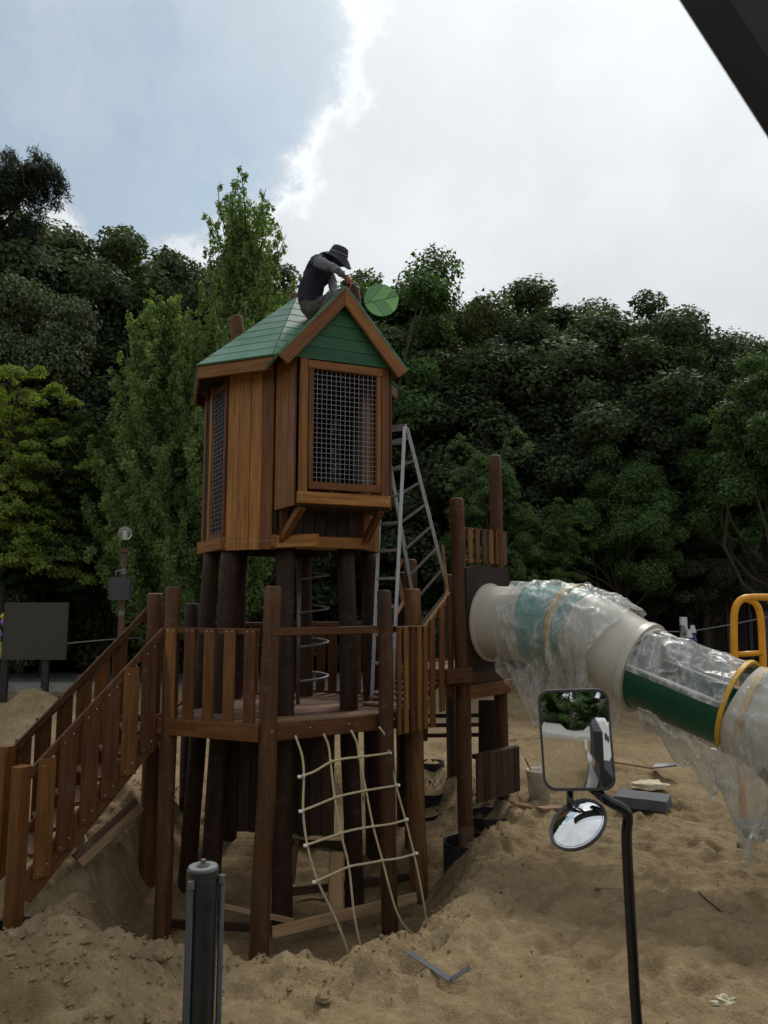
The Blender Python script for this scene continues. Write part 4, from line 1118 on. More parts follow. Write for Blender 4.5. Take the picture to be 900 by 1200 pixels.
# film wrapped round the slide
def wrap(name, path, r0, ang0, ang1, sag, seed, label, nseg=120, nang=110, bulge=.0, ends=.0, group=None):
    # resample
    L = [0]
    for a_, b_ in zip(path, path[1:]): L.append(L[-1] + (b_ - a_).length)
    def pt(s):
        for i in range(len(L) - 1):
            if s <= L[i + 1]: return path[i].lerp(path[i + 1], (s - L[i]) / (L[i + 1] - L[i] + 1e-9))
        return path[-1]
    P = [pt(L[-1] * i / nseg) for i in range(nseg + 1)]
    # smooth tangents
    fr_ = frames(P); vs, fs = [], []
    for i, (p, t, s, up) in enumerate(fr_):
        u_ = i / nseg
        for k in range(nang + 1):
            a = ang0 + (ang1 - ang0) * k / nang
            d = s * math.cos(a) + up * math.sin(a)
            base = p + d * r0
            nz = mnoise.noise((base.x * 2.4 + seed, base.y * 2.4, base.z * 1.8)) 
            f1 = 1 - abs(mnoise.noise((base.x * 3.5 + seed, base.y * 3.5, base.z * 2.2))) * 2
            f2 = 1 - abs(mnoise.noise((base.x * 11 + seed, base.y * 11, base.z * 7))) * 2
            gath = 1 - abs(mnoise.noise((a * 3.1 + seed, u_ * 1.7, 3.3))) * 2
            rr = r0 + .012 + .05 * max(0, nz + .2) + .022 * f1 ** 3 + .004 * f2 + .03 * gath ** 3 + bulge * max(0, d.z)
            v = p + d * rr
            if d.z < 0 and sag > 0:
                h = (-d.z) ** 1.6
                lob = max(0, mnoise.noise((u_ * 4.2 + seed, 7.7, .3)) * 1.5 + .45) + .07 * abs(mnoise.noise((u_ * 8 + seed, 2, 1)))
                v = V((v.x, v.y, v.z - sag * h * lob)) + d * (.035 * mnoise.noise((v.x * 5, v.y * 5, v.z * 3 + seed))) + s * (-.10 * h * lob * math.cos(a))
            ef = ends * (max(0, 1 - u_ / .12) + max(0, 1 - (1 - u_) / .12)); v = v + t * (.10 * mnoise.noise((a * 2.2 + seed, u_ * 2, 0)) * (1 + ef))
            vs.append(v)
    m = nang + 1
    for i in range(nseg):
        for k in range(nang): fs.append((i * m + k, i * m + k + 1, (i + 1) * m + k + 1, (i + 1) * m + k))
    o = obj_world(name, vs, fs, M_FILM, None, smooth=True); tag(o, label, 'plastic sheet', group); return o
TP = 2 * math.pi
wrap('plastic_wrap', [S0 + wn_ * .34] + seg(10, 22), R + .02, -.5 * math.pi, 1.5 * math.pi, .55, 3.1, 'crumpled clear plastic film round the teal section of the slide, hanging in a bag below')
wrap('plastic_wrap', seg(21, 34), R + .02, -.5 * math.pi, 1.5 * math.pi, .75, 8.4, 'crumpled clear plastic film round the beige bend just above the truck mirror')
wrap('plastic_wrap', [KE + ed * .05, K4 - ed * .03], R + .0, math.radians(3), math.radians(177), .0, 5.7, 'clear plastic film stretched like a roof over the open green chute', bulge=-.06)
wrap('plastic_wrap', [KE + ed * .25, K4 + ed * .02], R + .03, math.radians(212), math.radians(328), .50, 12.7, 'clear plastic film draped loosely under the dark green chute')
wrap('plastic_wrap', [KE + ed * .50, K4 + ed * .02], R + .02, math.radians(180), math.radians(250), .10, 22.1, 'clear plastic film clinging to the lower side of the green chute', nang=50)
wrap('plastic_wrap', [K4 + ed * .04] + lowp[2:22], R + .03, -.5 * math.pi, 1.5 * math.pi, .8, 17.3, 'clear plastic film shrouding the lowest slide tube at the right edge')
obj = obj_world('slide_base', *boxvf((4.1, 6.9, .12), .9, .5, .16, Matrix.Translation((4.2, 7.35, .18)) @ Matrix.Rotation(.3, 4, 'Z')), M_GREENP, slide) if False else None

# ------------------------------------------------------------------ rope net
net = empty('rope_net', at(385, 860, 7.2), 'pale knotted rope climbing net hanging from the deck edge down into the pit', 'climbing net')
def npx(x, y): return 160 + x / 2.5, 850 + y / 2.5
deckY = lambda px: 7.02 + (px - 340) / 120 * .72
def npt(x, y):
    px, py = npx(x, y); t = max(0, min(1, (py - 858) / 260)); base = deckY(px) - .05
    return at(px, py, base - .12 - .42 * t)
Vs = [[(465, 30), (485, 90), (490, 150), (488, 250), (500, 350), (530, 455), (580, 560), (612, 640), (628, 705)],
      [(548, 25), (562, 60), (568, 105), (580, 210), (598, 315), (622, 415), (640, 570), (672, 708)],
      [(628, 15), (645, 50), (652, 92), (672, 190), (693, 295), (720, 395), (760, 540), (800, 605), (858, 642)],
      [(710, 5), (728, 30), (738, 75), (760, 175), (788, 278), (813, 378), (838, 500), (862, 650)]]
for p in Vs: tube('upright_rope', [npt(*q) for q in p], .0105, M_ROPE, net, 7, curve=5)
for p in [[(478, 150), (520, 135), (568, 107), (610, 97), (652, 92), (700, 86), (742, 80)], [(481, 251), (520, 236), (578, 212), (622, 200), (672, 190), (720, 182), (767, 175)],
          [(495, 351), (540, 335), (598, 315), (640, 304), (693, 295), (745, 288), (792, 275)], [(521, 458), (565, 438), (622, 413), (670, 404), (720, 395), (770, 388), (820, 374)]]:
    tube('cross_rope', [npt(*q) + V((0, -.012, 0)) for q in p], .0105, M_ROPE, net, 7, curve=4)
    for q in (p[0], p[-1]):
        c = npt(*q) + V((0, -.012, 0)); obj_world('rope_end', *ring_tube([c - V((.016, 0, 0)), c + V((.016, 0, 0))], .015, 8), M_WHITE, net)
for p, row in zip(Vs, range(4)):
    for k in (2, 3, 4, 5):
        c = npt(*p[k]) + V((0, -.006, 0)); obj_world('knot', *ring_tube([c - V((.012, 0, .0)), c + V((.012, 0, 0))], .019, 8), M_ROPE, net)

# ------------------------------------------------------------------ stepladder
lad = empty('stepladder', (.2, 8.7, ZD), 'silver aluminium stepladder standing open behind the playhouse', 'ladder')
def lsec(t0, b0, t1, b1, n, skip0=.06, w=.042, z=(0, -1, 0)):
    board('ladder_rail', t0, b0, w, .028, M_ALU, lad, n=z, bev=.003); board('ladder_rail', t1, b1, w, .028, M_ALU, lad, n=z, bev=.003)
    for i in range(n):
        t = skip0 + (1 - skip0 - .04) * i / (n - 1); board('rung', t0.lerp(b0, t), t1.lerp(b1, t), .03, .022, M_ALU, lad, n=z, bev=.003)
lt0, lt1 = at(449, 503, 8.75), at(474, 500, 8.6)
lb0, lb1 = V((-.14, 8.62, ZD)), V((.085, 8.38, ZD))
lsec(lt0, lb0, lt1, lb1, 10)
lsec(lt0 + V((.01, .05, 0)), at(492, 745, 9.35), lt1 + V((.03, .05, 0)), at(527, 700, 9.05), 8)
obj_world('hinge', *barvf(lt0, lt1 + V((.02, .02, 0)), .07, .05), M_ALU, lad)
# cloths hung over it
# steel climbing pole with rings, on the deck
pole = empty('ring_climber', (-1.0, 8.5, ZD), 'grey steel pole with curved foot rings standing on the deck', 'climbing pole')
pc = at(349, 826, 8.55)
tube('pole', [V((pc.x, pc.y, ZD)), V((pc.x, pc.y, 3.02))], .022, M_STEEL, pole, 12)
for z in (1.62, 2.0, 2.38, 2.76):
    tube('foot_ring', [V((pc.x + .02 + .16 - .16 * math.cos(a), pc.y - .12 * math.sin(a), z + .02 * a)) for a in [k * .45 for k in range(12)]], .014, M_STEEL, pole, 8)

# ------------------------------------------------------------------ leaf sign
ls = empty('leaf_sign', at(446, 352, 7.95), 'round green leaf shaped board with lighter wedge boards, beside the roof peak', 'leaf sign')
lc = at(446.5, 352, 7.95); LX = V((1, .18, 0)).normalized(); LZ = V((0, -.05, 1)).normalized(); LN = LX.cross(LZ)
def lp(x, y): return lc + LX * x + LZ * y     # metres
Rl = .192
outline = []
for k in range(40):
    a = TP * k / 40; r = Rl * (1 + (.06 if .1 < a < .6 else 0)); x, y = math.cos(a) * r, math.sin(a) * r * .95
    outline.append((x, y))
vein0, vein1 = (-.175, -.02), (.16, .08)
def poly_clip(P, nx_, ny_, c):
    out = []
    for i in range(len(P)):
        p, q = P[i], P[(i + 1) % len(P)]; a_, b_ = p[0] * nx_ + p[1] * ny_ - c, q[0] * nx_ + q[1] * ny_ - c
        if a_ >= 0: out.append(p)
        if a_ * b_ < 0: t = a_ / (a_ - b_); out.append((p[0] + (q[0] - p[0]) * t, p[1] + (q[1] - p[1]) * t))
    return out
def slab(name, P, o, th_, mat, parent):
    n = len(P); vs = [lp(*p) - LN * -o for p in P] + [lp(*p) - LN * (-o + th_) for p in P]
    fs = [tuple(range(n)), tuple(range(2 * n - 1, n - 1, -1))] + [(i, i + n, (i + 1) % n + n, (i + 1) % n) for i in range(n)]
    return obj_world(name, vs, fs, mat, parent, z=LX, y=LN)
LN = -LN if LN.y > 0 else LN
cuts = [(-.13, 1), (-.055, 2), (.03, 1), (.10, 2)]
for s in (1, -1):
    half = poly_clip(outline, -.28 * s, .96 * s, .006 * s * 0 + .003)
    edges = [-9, -.085, .03, 9]
    for k in range(3):
        # wedges slanting away from the vein
        ca, sa = math.cos(.65 * s), math.sin(.65 * s)
        P = poly_clip(half, sa * s, -ca * s * 0 + .0 if False else 0, -9) if False else half
        nxx, nyy = math.sin(.9), -math.cos(.9) * s
        P = poly_clip(P, nxx, nyy, edges[k] + .002) if k > 0 else P
        P = poly_clip(P, -nxx, -nyy, -edges[k + 1] + .002) if k < 2 else P
        if len(P) >= 3: slab('leaf_board', P, .012 + .003 * (k % 2), .02, (M_FLATLEAF1, M_FLATLEAF2)[(k + (s > 0)) % 2], ls)
slab('backing', [(x * .9, y * .9) for x, y in outline], -.012, .02, M_FLATLEAF2, ls)
board('stem', lp(-.15, -.03) - LN * .03, v2((-.22, 8.30), 5.85), .05, .03, M_PANEL, ls)

# ------------------------------------------------------------------ the roofer
def skin_body(name, joints, edges, radii, mats, seg_mat, parent=None, sub=2):
    me = bpy.data.meshes.new(name); me.from_pydata([tuple(j) for j in joints], edges, [])
    o = bpy.data.objects.new(name, me); scene.collection.objects.link(o)
    o.modifiers.new('s', 'SKIN'); sv = me.skin_vertices[0].data
    for i, r in enumerate(radii): sv[i].radius = (r, r) if isinstance(r, (int, float)) else r
    sv[0].use_root = True
    m2 = o.modifiers.new('u', 'SUBSURF'); m2.levels = sub; m2.render_levels = sub
    dg = bpy.context.evaluated_depsgraph_get(); ev = o.evaluated_get(dg); nm = bpy.data.meshes.new_from_object(ev)
    bpy.data.objects.remove(o); nm.name = name; nm.materials.clear()
    for m in mats: nm.materials.append(m)
    J = [V(j) for j in joints]
    for f in nm.polygons:
        c = f.center; best = (1e9, 0)
        for ei, (a_, b_) in enumerate(edges):
            A, B = J[a_], J[b_]; t = max(0, min(1, (c - A).dot(B - A) / max(1e-9, (B - A).length_squared))); d = (c - A.lerp(B, t)).length
            d -= (radii[a_] * (1 - t) + radii[b_] * t) if isinstance(radii[a_], (int, float)) else 0
            if d < best[0]: best = (d, seg_mat[ei])
        f.material_index = best[1]; f.use_smooth = True
    o = bpy.data.objects.new(name, nm); link(o, parent); return o
def fabric(name, col, sc=18):
    m, nt, b = newmat(name); co, rnd = objcoord(nt); n1 = texn(nt, co, sc, 5, .65, None, 1.0); n2 = texn(nt, co, 6, 4, .6, None, .8)
    nt.links.new(mixc(nt, ramp(nt, n1, [(.35, (0, 0, 0)), (.65, (1, 1, 1))]), tuple(c * .75 for c in col), tuple(c * 1.25 for c in col)), b.inputs['Base Color'])
    b.inputs['Roughness'].default_value = .9; b.inputs['Specular IOR Level'].default_value = .2
    bump(nt, b, mth(nt, 'ADD', n2, mth(nt, 'MULTIPLY', n1, .4)), .9, .03); return m
F_GREY = fabric('grey work shirt', (.17, .18, .215)); F_BLACK = fabric('black vest cloth', (.026, .027, .038)); F_TROU = fabric('grey work trousers', (.085, .08, .075))
F_SKIN = plain('skin', (.42, .20, .13), .55, 0, .1, 10, .1); F_SCARF = fabric('dark face cloth', (.05, .052, .062)); F_HAT = fabric('dark hat cloth', (.055, .057, .068), 25); F_GLOVE = fabric('white work glove', (.55, .54, .52), 30); F_RED = fabric('red palmed glove', (.38, .12, .08), 30); F_BOOT = plain('dark boot', (.03, .028, .026), .6, 0, .2, 10)
man = empty('person', at(366, 372, 7.95), 'person in grey sleeves and dark wide brimmed hat crouching on the green roof', 'person')
pelvis = at(364, 364, 7.98); belly = at(362, 345, 7.96); chest = at(371, 322, 7.93); upper = at(377, 308, 7.92); neck = at(388, 304, 7.88); head = at(400, 308, 7.85); crown_ = at(398, 298, 7.86)
shR = at(372, 306, 7.72); elR = at(393, 315, 7.52); wrR = at(404, 323, 7.62)
shL = at(381, 308, 8.10); elL = at(390, 332, 7.95); wrL = at(391, 348, 7.72)
hipR = at(365, 367, 7.84); knR = at(391, 346, 7.62); anR = at(374, 375, 7.42)
hipL = at(367, 363, 8.10); knL = at(396, 350, 8.05); anL = at(386, 372, 7.62)
toR = anR + V((.13, -.10, -.035)); toL = anL + V((.13, -.08, -.035))
J = [pelvis, belly, chest, upper, neck, head, crown_, shR, elR, wrR, shL, elL, wrL, hipR, knR, anR, toR, hipL, knL, anL, toL]
E = [(0, 1), (1, 2), (2, 3), (3, 4), (4, 5), (5, 6), (3, 7), (7, 8), (8, 9), (3, 10), (10, 11), (11, 12), (0, 13), (13, 14), (14, 15), (15, 16), (0, 17), (17, 18), (18, 19), (19, 20)]
Rr = [.135, .135, .145, .11, .055, .088, .075, .068, .047, .032, .068, .047, .032, .095, .066, .045, .035, .095, .066, .045, .035]
SM = [1, 1, 1, 1, 3, 3, 3, 0, 0, 0, 0, 0, 2, 2, 2, 4, 2, 2, 2, 4]
body = skin_body('body', J, E, Rr, [F_GREY, F_BLACK, F_TROU, F_SCARF, F_BOOT], SM, man, sub=3)
for v_ in body.data.vertices:          # folds of the loose work clothes
    c_ = v_.co; f_ = 1 - abs(mnoise.noise((c_.x * 13, c_.y * 13, c_.z * 19))) * 2; g_ = mnoise.noise((c_.x * 6, c_.y * 6 + 3, c_.z * 6))
    v_.co = c_ + v_.normal * (.013 * f_ ** 3 + .016 * g_)
body.data.update()
def hand(wr, toward_, palm_n, mat):
    d = (toward_ - wr).normalized(); n_ = (palm_n - d * palm_n.dot(d)).normalized(); s = d.cross(n_)
    joints = [wr - d * .01, wr + d * .045, wr + d * .085]; ed_ = [(0, 1), (1, 2)]; rad = [.026, .034, .036]
    for k, (o_, L_) in enumerate(((-.030, .07), (-.010, .08), (.010, .075), (.029, .058))):
        b_ = len(joints); r0_ = wr + d * .085 + s * o_
        joints += [r0_, r0_ + d * L_ * .45 + n_ * .012, r0_ + d * L_ * .7 + n_ * .04, r0_ + d * L_ * .62 + n_ * .062]; ed_ += [(2, b_), (b_, b_ + 1), (b_ + 1, b_ + 2), (b_ + 2, b_ + 3)]; rad += [.012, .010, .0095, .008]
    b_ = len(joints); joints += [wr + d * .04 - s * .04, wr + d * .07 - s * .058 + n_ * .02, wr + d * .095 - s * .05 + n_ * .038]; ed_ += [(1, b_), (b_, b_ + 1), (b_ + 1, b_ + 2)]; rad += [.015, .012, .010]
    return skin_body('hand', joints, ed_, rad, [mat], [0] * len(ed_), man)
hand(wrR, at(411, 333, 7.66), V((0, .3, -1)), F_RED)
hand(wrL, at(394, 360, 7.66), V((.6, 0, -.6)), F_GLOVE)
# hat: crown and drooping brim, tipped with the bent head
hc = at(396.5, 299, 7.86); hn = V((.42, -.36, 1)).normalized(); hx = V((1, 0, -.3)).normalized(); hx = (hx - hn * hx.dot(hn)).normalized(); hy = hn.cross(hx)
prof = [(.0, .105), (.05, .103), (.085, .088), (.100, .05), (.106, .005), (.118, -.004), (.150, -.022), (.182, -.050), (.188, -.052), (.150, -.030), (.112, -.012), (.098, -.008)]
vs, fs = [], []; SD = 32
for ri, (r, z) in enumerate(prof):
    for k in range(SD):
        a = TP * k / SD; wv_ = (math.sin(a * 2 + .6) * .022 + math.sin(a * 3) * .012) * max(0, (r - .11) / .08)
        dr_ = -.055 * max(0, math.cos(a - .3)) * max(0, (r - .11) / .08)
        vs.append(hc + hx * (math.cos(a) * r) + hy * (math.sin(a) * r * .92) + hn * (z + wv_ + dr_))
for ri in range(len(prof) - 1):
    for k in range(SD): j = (k + 1) % SD; fs.append((ri * SD + k, ri * SD + j, (ri + 1) * SD + j, (ri + 1) * SD + k))
obj_world('hat', vs, fs, F_HAT, man, smooth=True)
vs, fs = [], []
for r_, z_ in ((.104, .012), (.102, .03), (.1075, .03), (.110, .012)):
    for k in range(SD):
        a = TP * k / SD; vs.append(hc + hx * (math.cos(a) * r_) + hy * (math.sin(a) * r_ * .92) + hn * z_)
for ri in range(4):
    for k in range(SD): j = (k + 1) % SD; fs.append((ri * SD + k, ri * SD + j, ((ri + 1) % 4) * SD + j, ((ri + 1) % 4) * SD + k))
obj_world('hat_band', vs, fs, F_GREY, man, smooth=True)
# cordless driver in the hands
drl = empty('cordless_driver', at(408, 333, 7.66), 'dark cordless driver held at the roof peak by the crouching person', 'power tool')
c = at(409, 334, 7.68)
tube('motor_body', [c + V((-.07, 0, .03)), c + V((-.03, 0, .02)), c + V((.05, 0, -.01))], [.028, .03, .022], M_BLACKP, drl, 12)
board('handle', c + V((-.03, 0, .02)), c + V((-.05, 0, -.10)), .032, .028, M_BLACKP, drl)
tube('bit', [c + V((.05, 0, -.01)), c + V((.12, 0, -.035))], .006, M_STEEL, drl, 6)
# ------------------------------------------------------------------ things on the sand
def hit(px, py):
    """where the sight line through a point of the photograph meets the ground"""
    d = ray(px, py); d = d / d.y; Ys = np.linspace(3.4, 24, 900); zs = 2.5 + d.z * Ys; gs = height(d.x * Ys, Ys)
    k = int(np.argmax(zs <= gs)); Y = Ys[k] if zs[k] <= gs[k] else 12.0
    return V((d.x * Y, Y, gz(d.x * Y, Y)))
def pot(px, py, Y, r, h, label, sink=.0, ztop=None):
    """ribbed black plastic planter sunk round a post foot"""
    c = at(px, py, Y) if Y < 8.6 else hit(px, py); z1 = c.z + (0 if Y < 8.6 else .05) if ztop is None else ztop; vs, fs = [], []; SD = 32
    prof = []
    for k in range(int(h / .035)):
        z = -k * .035; prof += [(r + .012, z), (r + .012, z - .017), (r, z - .018), (r, z - .034)]
    prof += [(r * .95, -h)]
    prof = [(r - .012, -h * .8), (r - .012, -.0), (r + .02, .004)] + prof
    for a_, z in prof:
        for k in range(SD): a = TP * k / SD; w = 1 + .02 * math.sin(a * 3 + px); vs.append(V((c.x + math.cos(a) * a_ * w, c.y + math.sin(a) * a_ / w, z1 + z)))
    for i in range(len(prof) - 1):
        for k in range(SD): j = (k + 1) % SD; fs.append((i * SD + k, i * SD + j, (i + 1) * SD + j, (i + 1) * SD + k))
    fs.append(tuple(range(SD)))
    o = obj_world('planter', vs, fs, M_BLACKP, None, smooth=False); tag(o, label, 'planter'); return o
pot(549, 985, 8.55, .27, .48, 'ribbed black plastic tub round the foot of the nearer tall log post')
pot(506, 897, 10.6, .17, .30, 'small black tub behind the slide tower, farthest of the tubs')
pot(503, 933, 9.6, .19, .25, 'black tub half sunk left of the slide tower')
pot(492, 957, 9.1, .26, .45, 'ribbed black tub in the pit behind the right deck log')
pot(575, 958, 9.4, .27, .12, 'shallow black tub round the rear log of the slide tower')
pot(12, 1085, 6.62, .17, .25, 'black tub round the newel post at the foot of the steps')
pot(128, 1075, 7.9, .19, .2, 'black pipe mouth sunk in the pit left of the log posts') if False else None

def slab_obj(name, center, sx, sy, sz, rot, mat, label, cat, rough_=.01, tilt=(0, 0), sub=8):
    bmv, bmf = [], []; rs = random.Random(name + label)
    M = Matrix.Translation(center) @ Euler((tilt[0], tilt[1], rot)).to_matrix().to_4x4()
    n = sub
    for k in range(2):
        for j in range(n + 1):
            for i in range(n + 1):
                x, y = (i / n - .5) * sx, (j / n - .5) * sy
                e = 1 if (i in (0, n) or j in (0, n)) else 0
                bmv.append(M @ V((x + rs.uniform(-1, 1) * rough_ * e, y + rs.uniform(-1, 1) * rough_ * e, (.5 - k) * sz + rs.uniform(-1, 1) * rough_ * .3)))
    m = (n + 1) ** 2
    for j in range(n):
        for i in range(n):
            a_ = j * (n + 1) + i; bmf += [(a_, a_ + 1, a_ + n + 2, a_ + n + 1), (m + a_, m + a_ + n + 1, m + a_ + n + 2, m + a_ + 1)]
    for i in range(n):
        for (a_, b_) in ((i, i + 1), (n * (n + 1) + i + 1, n * (n + 1) + i), ((i + 1) * (n + 1), i * (n + 1)), (i * (n + 1) + n, (i + 1) * (n + 1) + n)): bmf.append((b_, a_, a_ + m, b_ + m))
    o = obj_world(name, bmv, bmf, mat, None, z=(1, 0, 0), y=(0, 0, 1)); tag(o, label, cat); return o
c = hit(754, 945); slab_obj('foam_slab', V((c.x, c.y, gz(c.x, c.y) + .07)), .60, .42, .12, -.5, M_SLABG, 'dark grey square slab lying on the sand beside the mirror arm', 'slab')
c = hit(892, 978); slab_obj('foam_slab', V((c.x + .1, c.y, gz(c.x, c.y) + .04)), .62, .42, .09, -.2, M_SLABG, 'dark slab on the sand under the slide at the right edge', 'slab')
c = hit(760, 925)
def lump(name, c, rx, ry, rz, mat, label, cat, seed, rough_=.35, freq=3., seg=20):
    vs, fs = [], []
    for j in range(seg + 1):
        ph = math.pi * j / seg
        for i in range(seg):
            a = TP * i / seg; d = V((math.sin(ph) * math.cos(a), math.sin(ph) * math.sin(a), math.cos(ph)))
            q = 1 + rough_ * mnoise.noise(d * freq * .7 + V((seed, 0, 0))) + rough_ * .4 * mnoise.noise(d * freq * 2.5 + V((seed, 5, 0)))
            vs.append(c + V((d.x * rx, d.y * ry, max(d.z, -.25) * rz)) * q)
    for j in range(seg):
        for i in range(seg): k = (i + 1) % seg; fs.append((j * seg + i, (j + 1) * seg + i, (j + 1) * seg + k, j * seg + k))
    o = obj_world(name, vs, fs, mat, None, smooth=True); tag(o, label, cat); return o
lump('sack', V((c.x, c.y, gz(c.x, c.y) + .03)), .24, .12, .075, M_CLOTHP, 'pale yellowish crumpled sack lying behind the grey slab', 'sack', 3.3)
c = hit(852, 1178); lump('cloth_scrap', V((c.x, c.y, gz(c.x, c.y) + .01)), .07, .045, .03, M_CLOTHP, 'small pale crumpled scrap on the open sand near the bottom right corner', 'scrap', 8.8, .9, 3)
c = at(72, 1172, 4.6)
for px, py, Y, s, lab in [(190, 1128, 5.5, .07, 'small sandy clod on the pit rim left of the black cylinder'), (378, 1178, 4.9, .05, 'pale stone block at the bottom edge right of the black cylinder'), (700, 1043, 6.3, .03, 'pale pebble on the sand left of the mirror arm'), (868, 992, 7.2, .04, 'pale flat stone beside the dark slab at the right edge')]:
    c = hit(px, py); lump('stone', V((c.x, c.y, gz(c.x, c.y) + s * .3)), s, s * .7, s * .6, M_SAND, lab, 'stone', px * .1, .5, 2.2, 12)
# pail with a tool in it
def pail():
    c = hit(632, 936); c.z -= .02; r = empty('pail', c, 'dirty white plastic pail with wire handle on the sand behind the truck mirror', 'bucket')
    prof = [(.0, .01), (.125, .0), (.150, .34), (.158, .345), (.158, .365), (.146, .365), (.140, .34), (.118, .03), (0, .03)]; SD = 28; vs, fs = [], []
    for a_, z in prof:
        for k in range(SD): a = TP * k / SD; vs.append(c + V((math.cos(a) * a_, math.sin(a) * a_, z)))
    for i in range(len(prof) - 1):
        for k in range(SD): j = (k + 1) % SD; fs.append((i * SD + k, i * SD + j, (i + 1) * SD + j, (i + 1) * SD + k))
    obj_world('bucket_body', vs, fs, M_BUCKET, r, smooth=True)
    tube('bucket_handle', [c + V((-.16, 0, .33)), c + V((-.1, -.13, .2)), c + V((0, -.17, .14)), c + V((.1, -.13, .2)), c + V((.16, 0, .33))], .004, M_STEEL, r, 6, curve=5)
    t = empty('trowel', c + V((0, 0, .3)), 'wooden handled tool leaning out of the white pail', 'tool')
    tube('handle', [c + V((.02, 0, .1)), c + V((-.16, .02, .50))], .014, M_RAW, t, 8); board('blade', c + V((.06, 0, .04)), c + V((.02, 0, .12)), .06, .006, M_STEEL, t)
pail()
# shovel
sh = empty('shovel', at(745, 902, 10.2), 'long handled shovel lying on the sand below the slide', 'shovel')
s0, s1 = hit(722, 899), hit(765, 905); s0.z += .04; s1.z += .05
tube('handle', [s0 + (s0 - s1) * .8, s1], .018, M_RAW, sh, 8)
vs = []; d = (s1 - s0).normalized(); sd2 = V((-d.y, d.x, 0))
M = []; vs, fs = [], []
for i in range(7):
    for j in range(7):
        a_, b_ = i / 6, j / 6 * 2 - 1; w = .13 * (1 if a_ < .6 else (1 - (a_ - .6) * 1.1)); vs.append(s1 + d * (a_ * .32) + sd2 * (b_ * w) + V((0, 0, .03 * b_ * b_ + .10 * a_ * (b_ > -2) * .8)))
vs += [v - V((0, 0, .004)) for v in vs]
for i in range(6):
    for j in range(6): k = i * 7 + j; fs += [(k, k + 1, k + 8, k + 7), (49 + k, 49 + k + 7, 49 + k + 8, 49 + k + 1)]
obj_world('blade', vs, fs, M_STEEL, sh, smooth=True)
# wooden offcuts
def lay(name, a_, b_, w, t, mat, label, cat, lift_=.02):
    A, B = hit(*a_[:2]), hit(*b_[:2]); A.z += lift_; B.z += lift_
    o = board(name, A, B, w, t, mat, None, n=(0, 0, 1)); tag(o, label, cat); return o
lay('offcut', (632, 952, 8.7), (655, 950, 8.7), .12, .035, M_RAW, 'short pale wood offcut on the sand left of the round mirror', 'wood offcut')
lay('offcut', (600, 944, 9.8), (622, 948, 9.4), .08, .03, M_RAW, 'small wood chip below the white pail', 'wood offcut')
# two planks leaning in the slope below the steps
pl = empty('plank_stack', at(120, 975, 7.5), 'two narrow planks leaning together on the sand slope below the steps', 'planks')
A, B = at(88, 1006, 7.15), at(160, 940, 7.75)
for k in range(2):
    o_ = V((.05 * k, -.01 * k, -.045 * k)); board('plank', A + o_, B + o_, .085, .035, M_RAW if k else M_DECK, pl, n=(.6, -.5, .6))
# steel square
sq = empty('steel_square', at(500, 1135, 5.6), 'grey steel carpenter square lying on the pit rim below the net', 'steel square')
A, B, C_ = hit(478, 1126), hit(530, 1160), hit(551, 1149)
for p in (A, B, C_): p.z += .055
M_SQ = plain('dark square steel', (.07, .075, .085), .6, .5, .3, 10, .2, rust=((.2, .15, .1), .4))
board('long_arm', A, B, .042, .006, M_SQ, sq, n=(0, -.3, 1)); B2_ = B + V((-.01, .0, .008)); board('short_arm', B2_, C_ + V((0, 0, .008)), .032, .006, M_SQ, sq, n=(0, -.3, 1))
# bits of wire and string
def wire(pts, r, mat, name, label, cat):
    P = []
    for px, py, Y in pts: p = hit(px, py); p.z += r * 1.5; P.append(p)
    o = tube(name, P, r, mat, None, 6, curve=6); tag(o, label, cat); return o
wire([(819, 1047, 6.15), (826, 1058, 6.0), (845, 1070, 5.85)], .006, M_LOGD, 'root', 'thin curved dark root sticking from the open sand at the right', 'root')
wire([(598, 868, 11.5), (640, 862, 11.6), (690, 868, 11.4)], .008, M_RAW, 'cord', 'pale cord lying on the sand right of the slide tower', 'cord')
wire([(92, 965, 7.6), (97, 975, 7.5), (101, 990, 7.35), (98, 1000, 7.25)], .012, M_ROPE, 'rope_scrap', 'pale loop of rope on the slope beside the leaning planks', 'rope')
# ------------------------------------------------------------------ beyond the sand
lamp = empty('street_lamp', (at(146, 640, 15.6).x, 15.6, .3), 'brown street lamp with a glass globe in front of the trees at left', 'street lamp')
LY = 15.6; lx = at(146, 640, LY).x; LK = LY / 20
vs, fs = ring_tube([V((lx, LY, z)) for z in (-.1, .5, .52, 2.3, 2.32, 3.54, 3.56, 3.64)], [.10, .10, .07, .065, .055, .05, .09, .10], 14)
obj_world('lamp_pole', vs, fs, plain('brown lamp paint', (.10, .05, .04), .5), lamp, smooth=False)
for z in (2.25, 3.1): obj_world('collar', *ring_tube([V((lx, LY, z)), V((lx, LY, z + .09))], .07, 14), M_STEEL, lamp)
gp = at(146.5, 625, LY); gv_, gf_ = [], []
for j in range(17):
    ph = math.pi * j / 16
    for i in range(24): a = TP * i / 24; gv_.append(gp + V((math.sin(ph) * math.cos(a), math.sin(ph) * math.sin(a), math.cos(ph))) * .145)
for j in range(16):
    for i in range(24): k = (i + 1) % 24; gf_.append((j * 24 + i, (j + 1) * 24 + i, (j + 1) * 24 + k, j * 24 + k))
obj_world('globe', gv_, gf_, M_GLOBE, lamp, smooth=True)
obj_world('bulb', *ring_tube([gp - V((0, 0, .13)), gp + V((0, 0, .04))], [.04, .028], 10), M_WHITE, lamp)
obj_world('sign_box', *boxvf(None, .42, .14, .46, Matrix.Translation((lx + .0, LY - .14, at(145, 690, LY - .14).z))), M_DKRUB, lamp)  # plain box added in place of a blurred-out sign
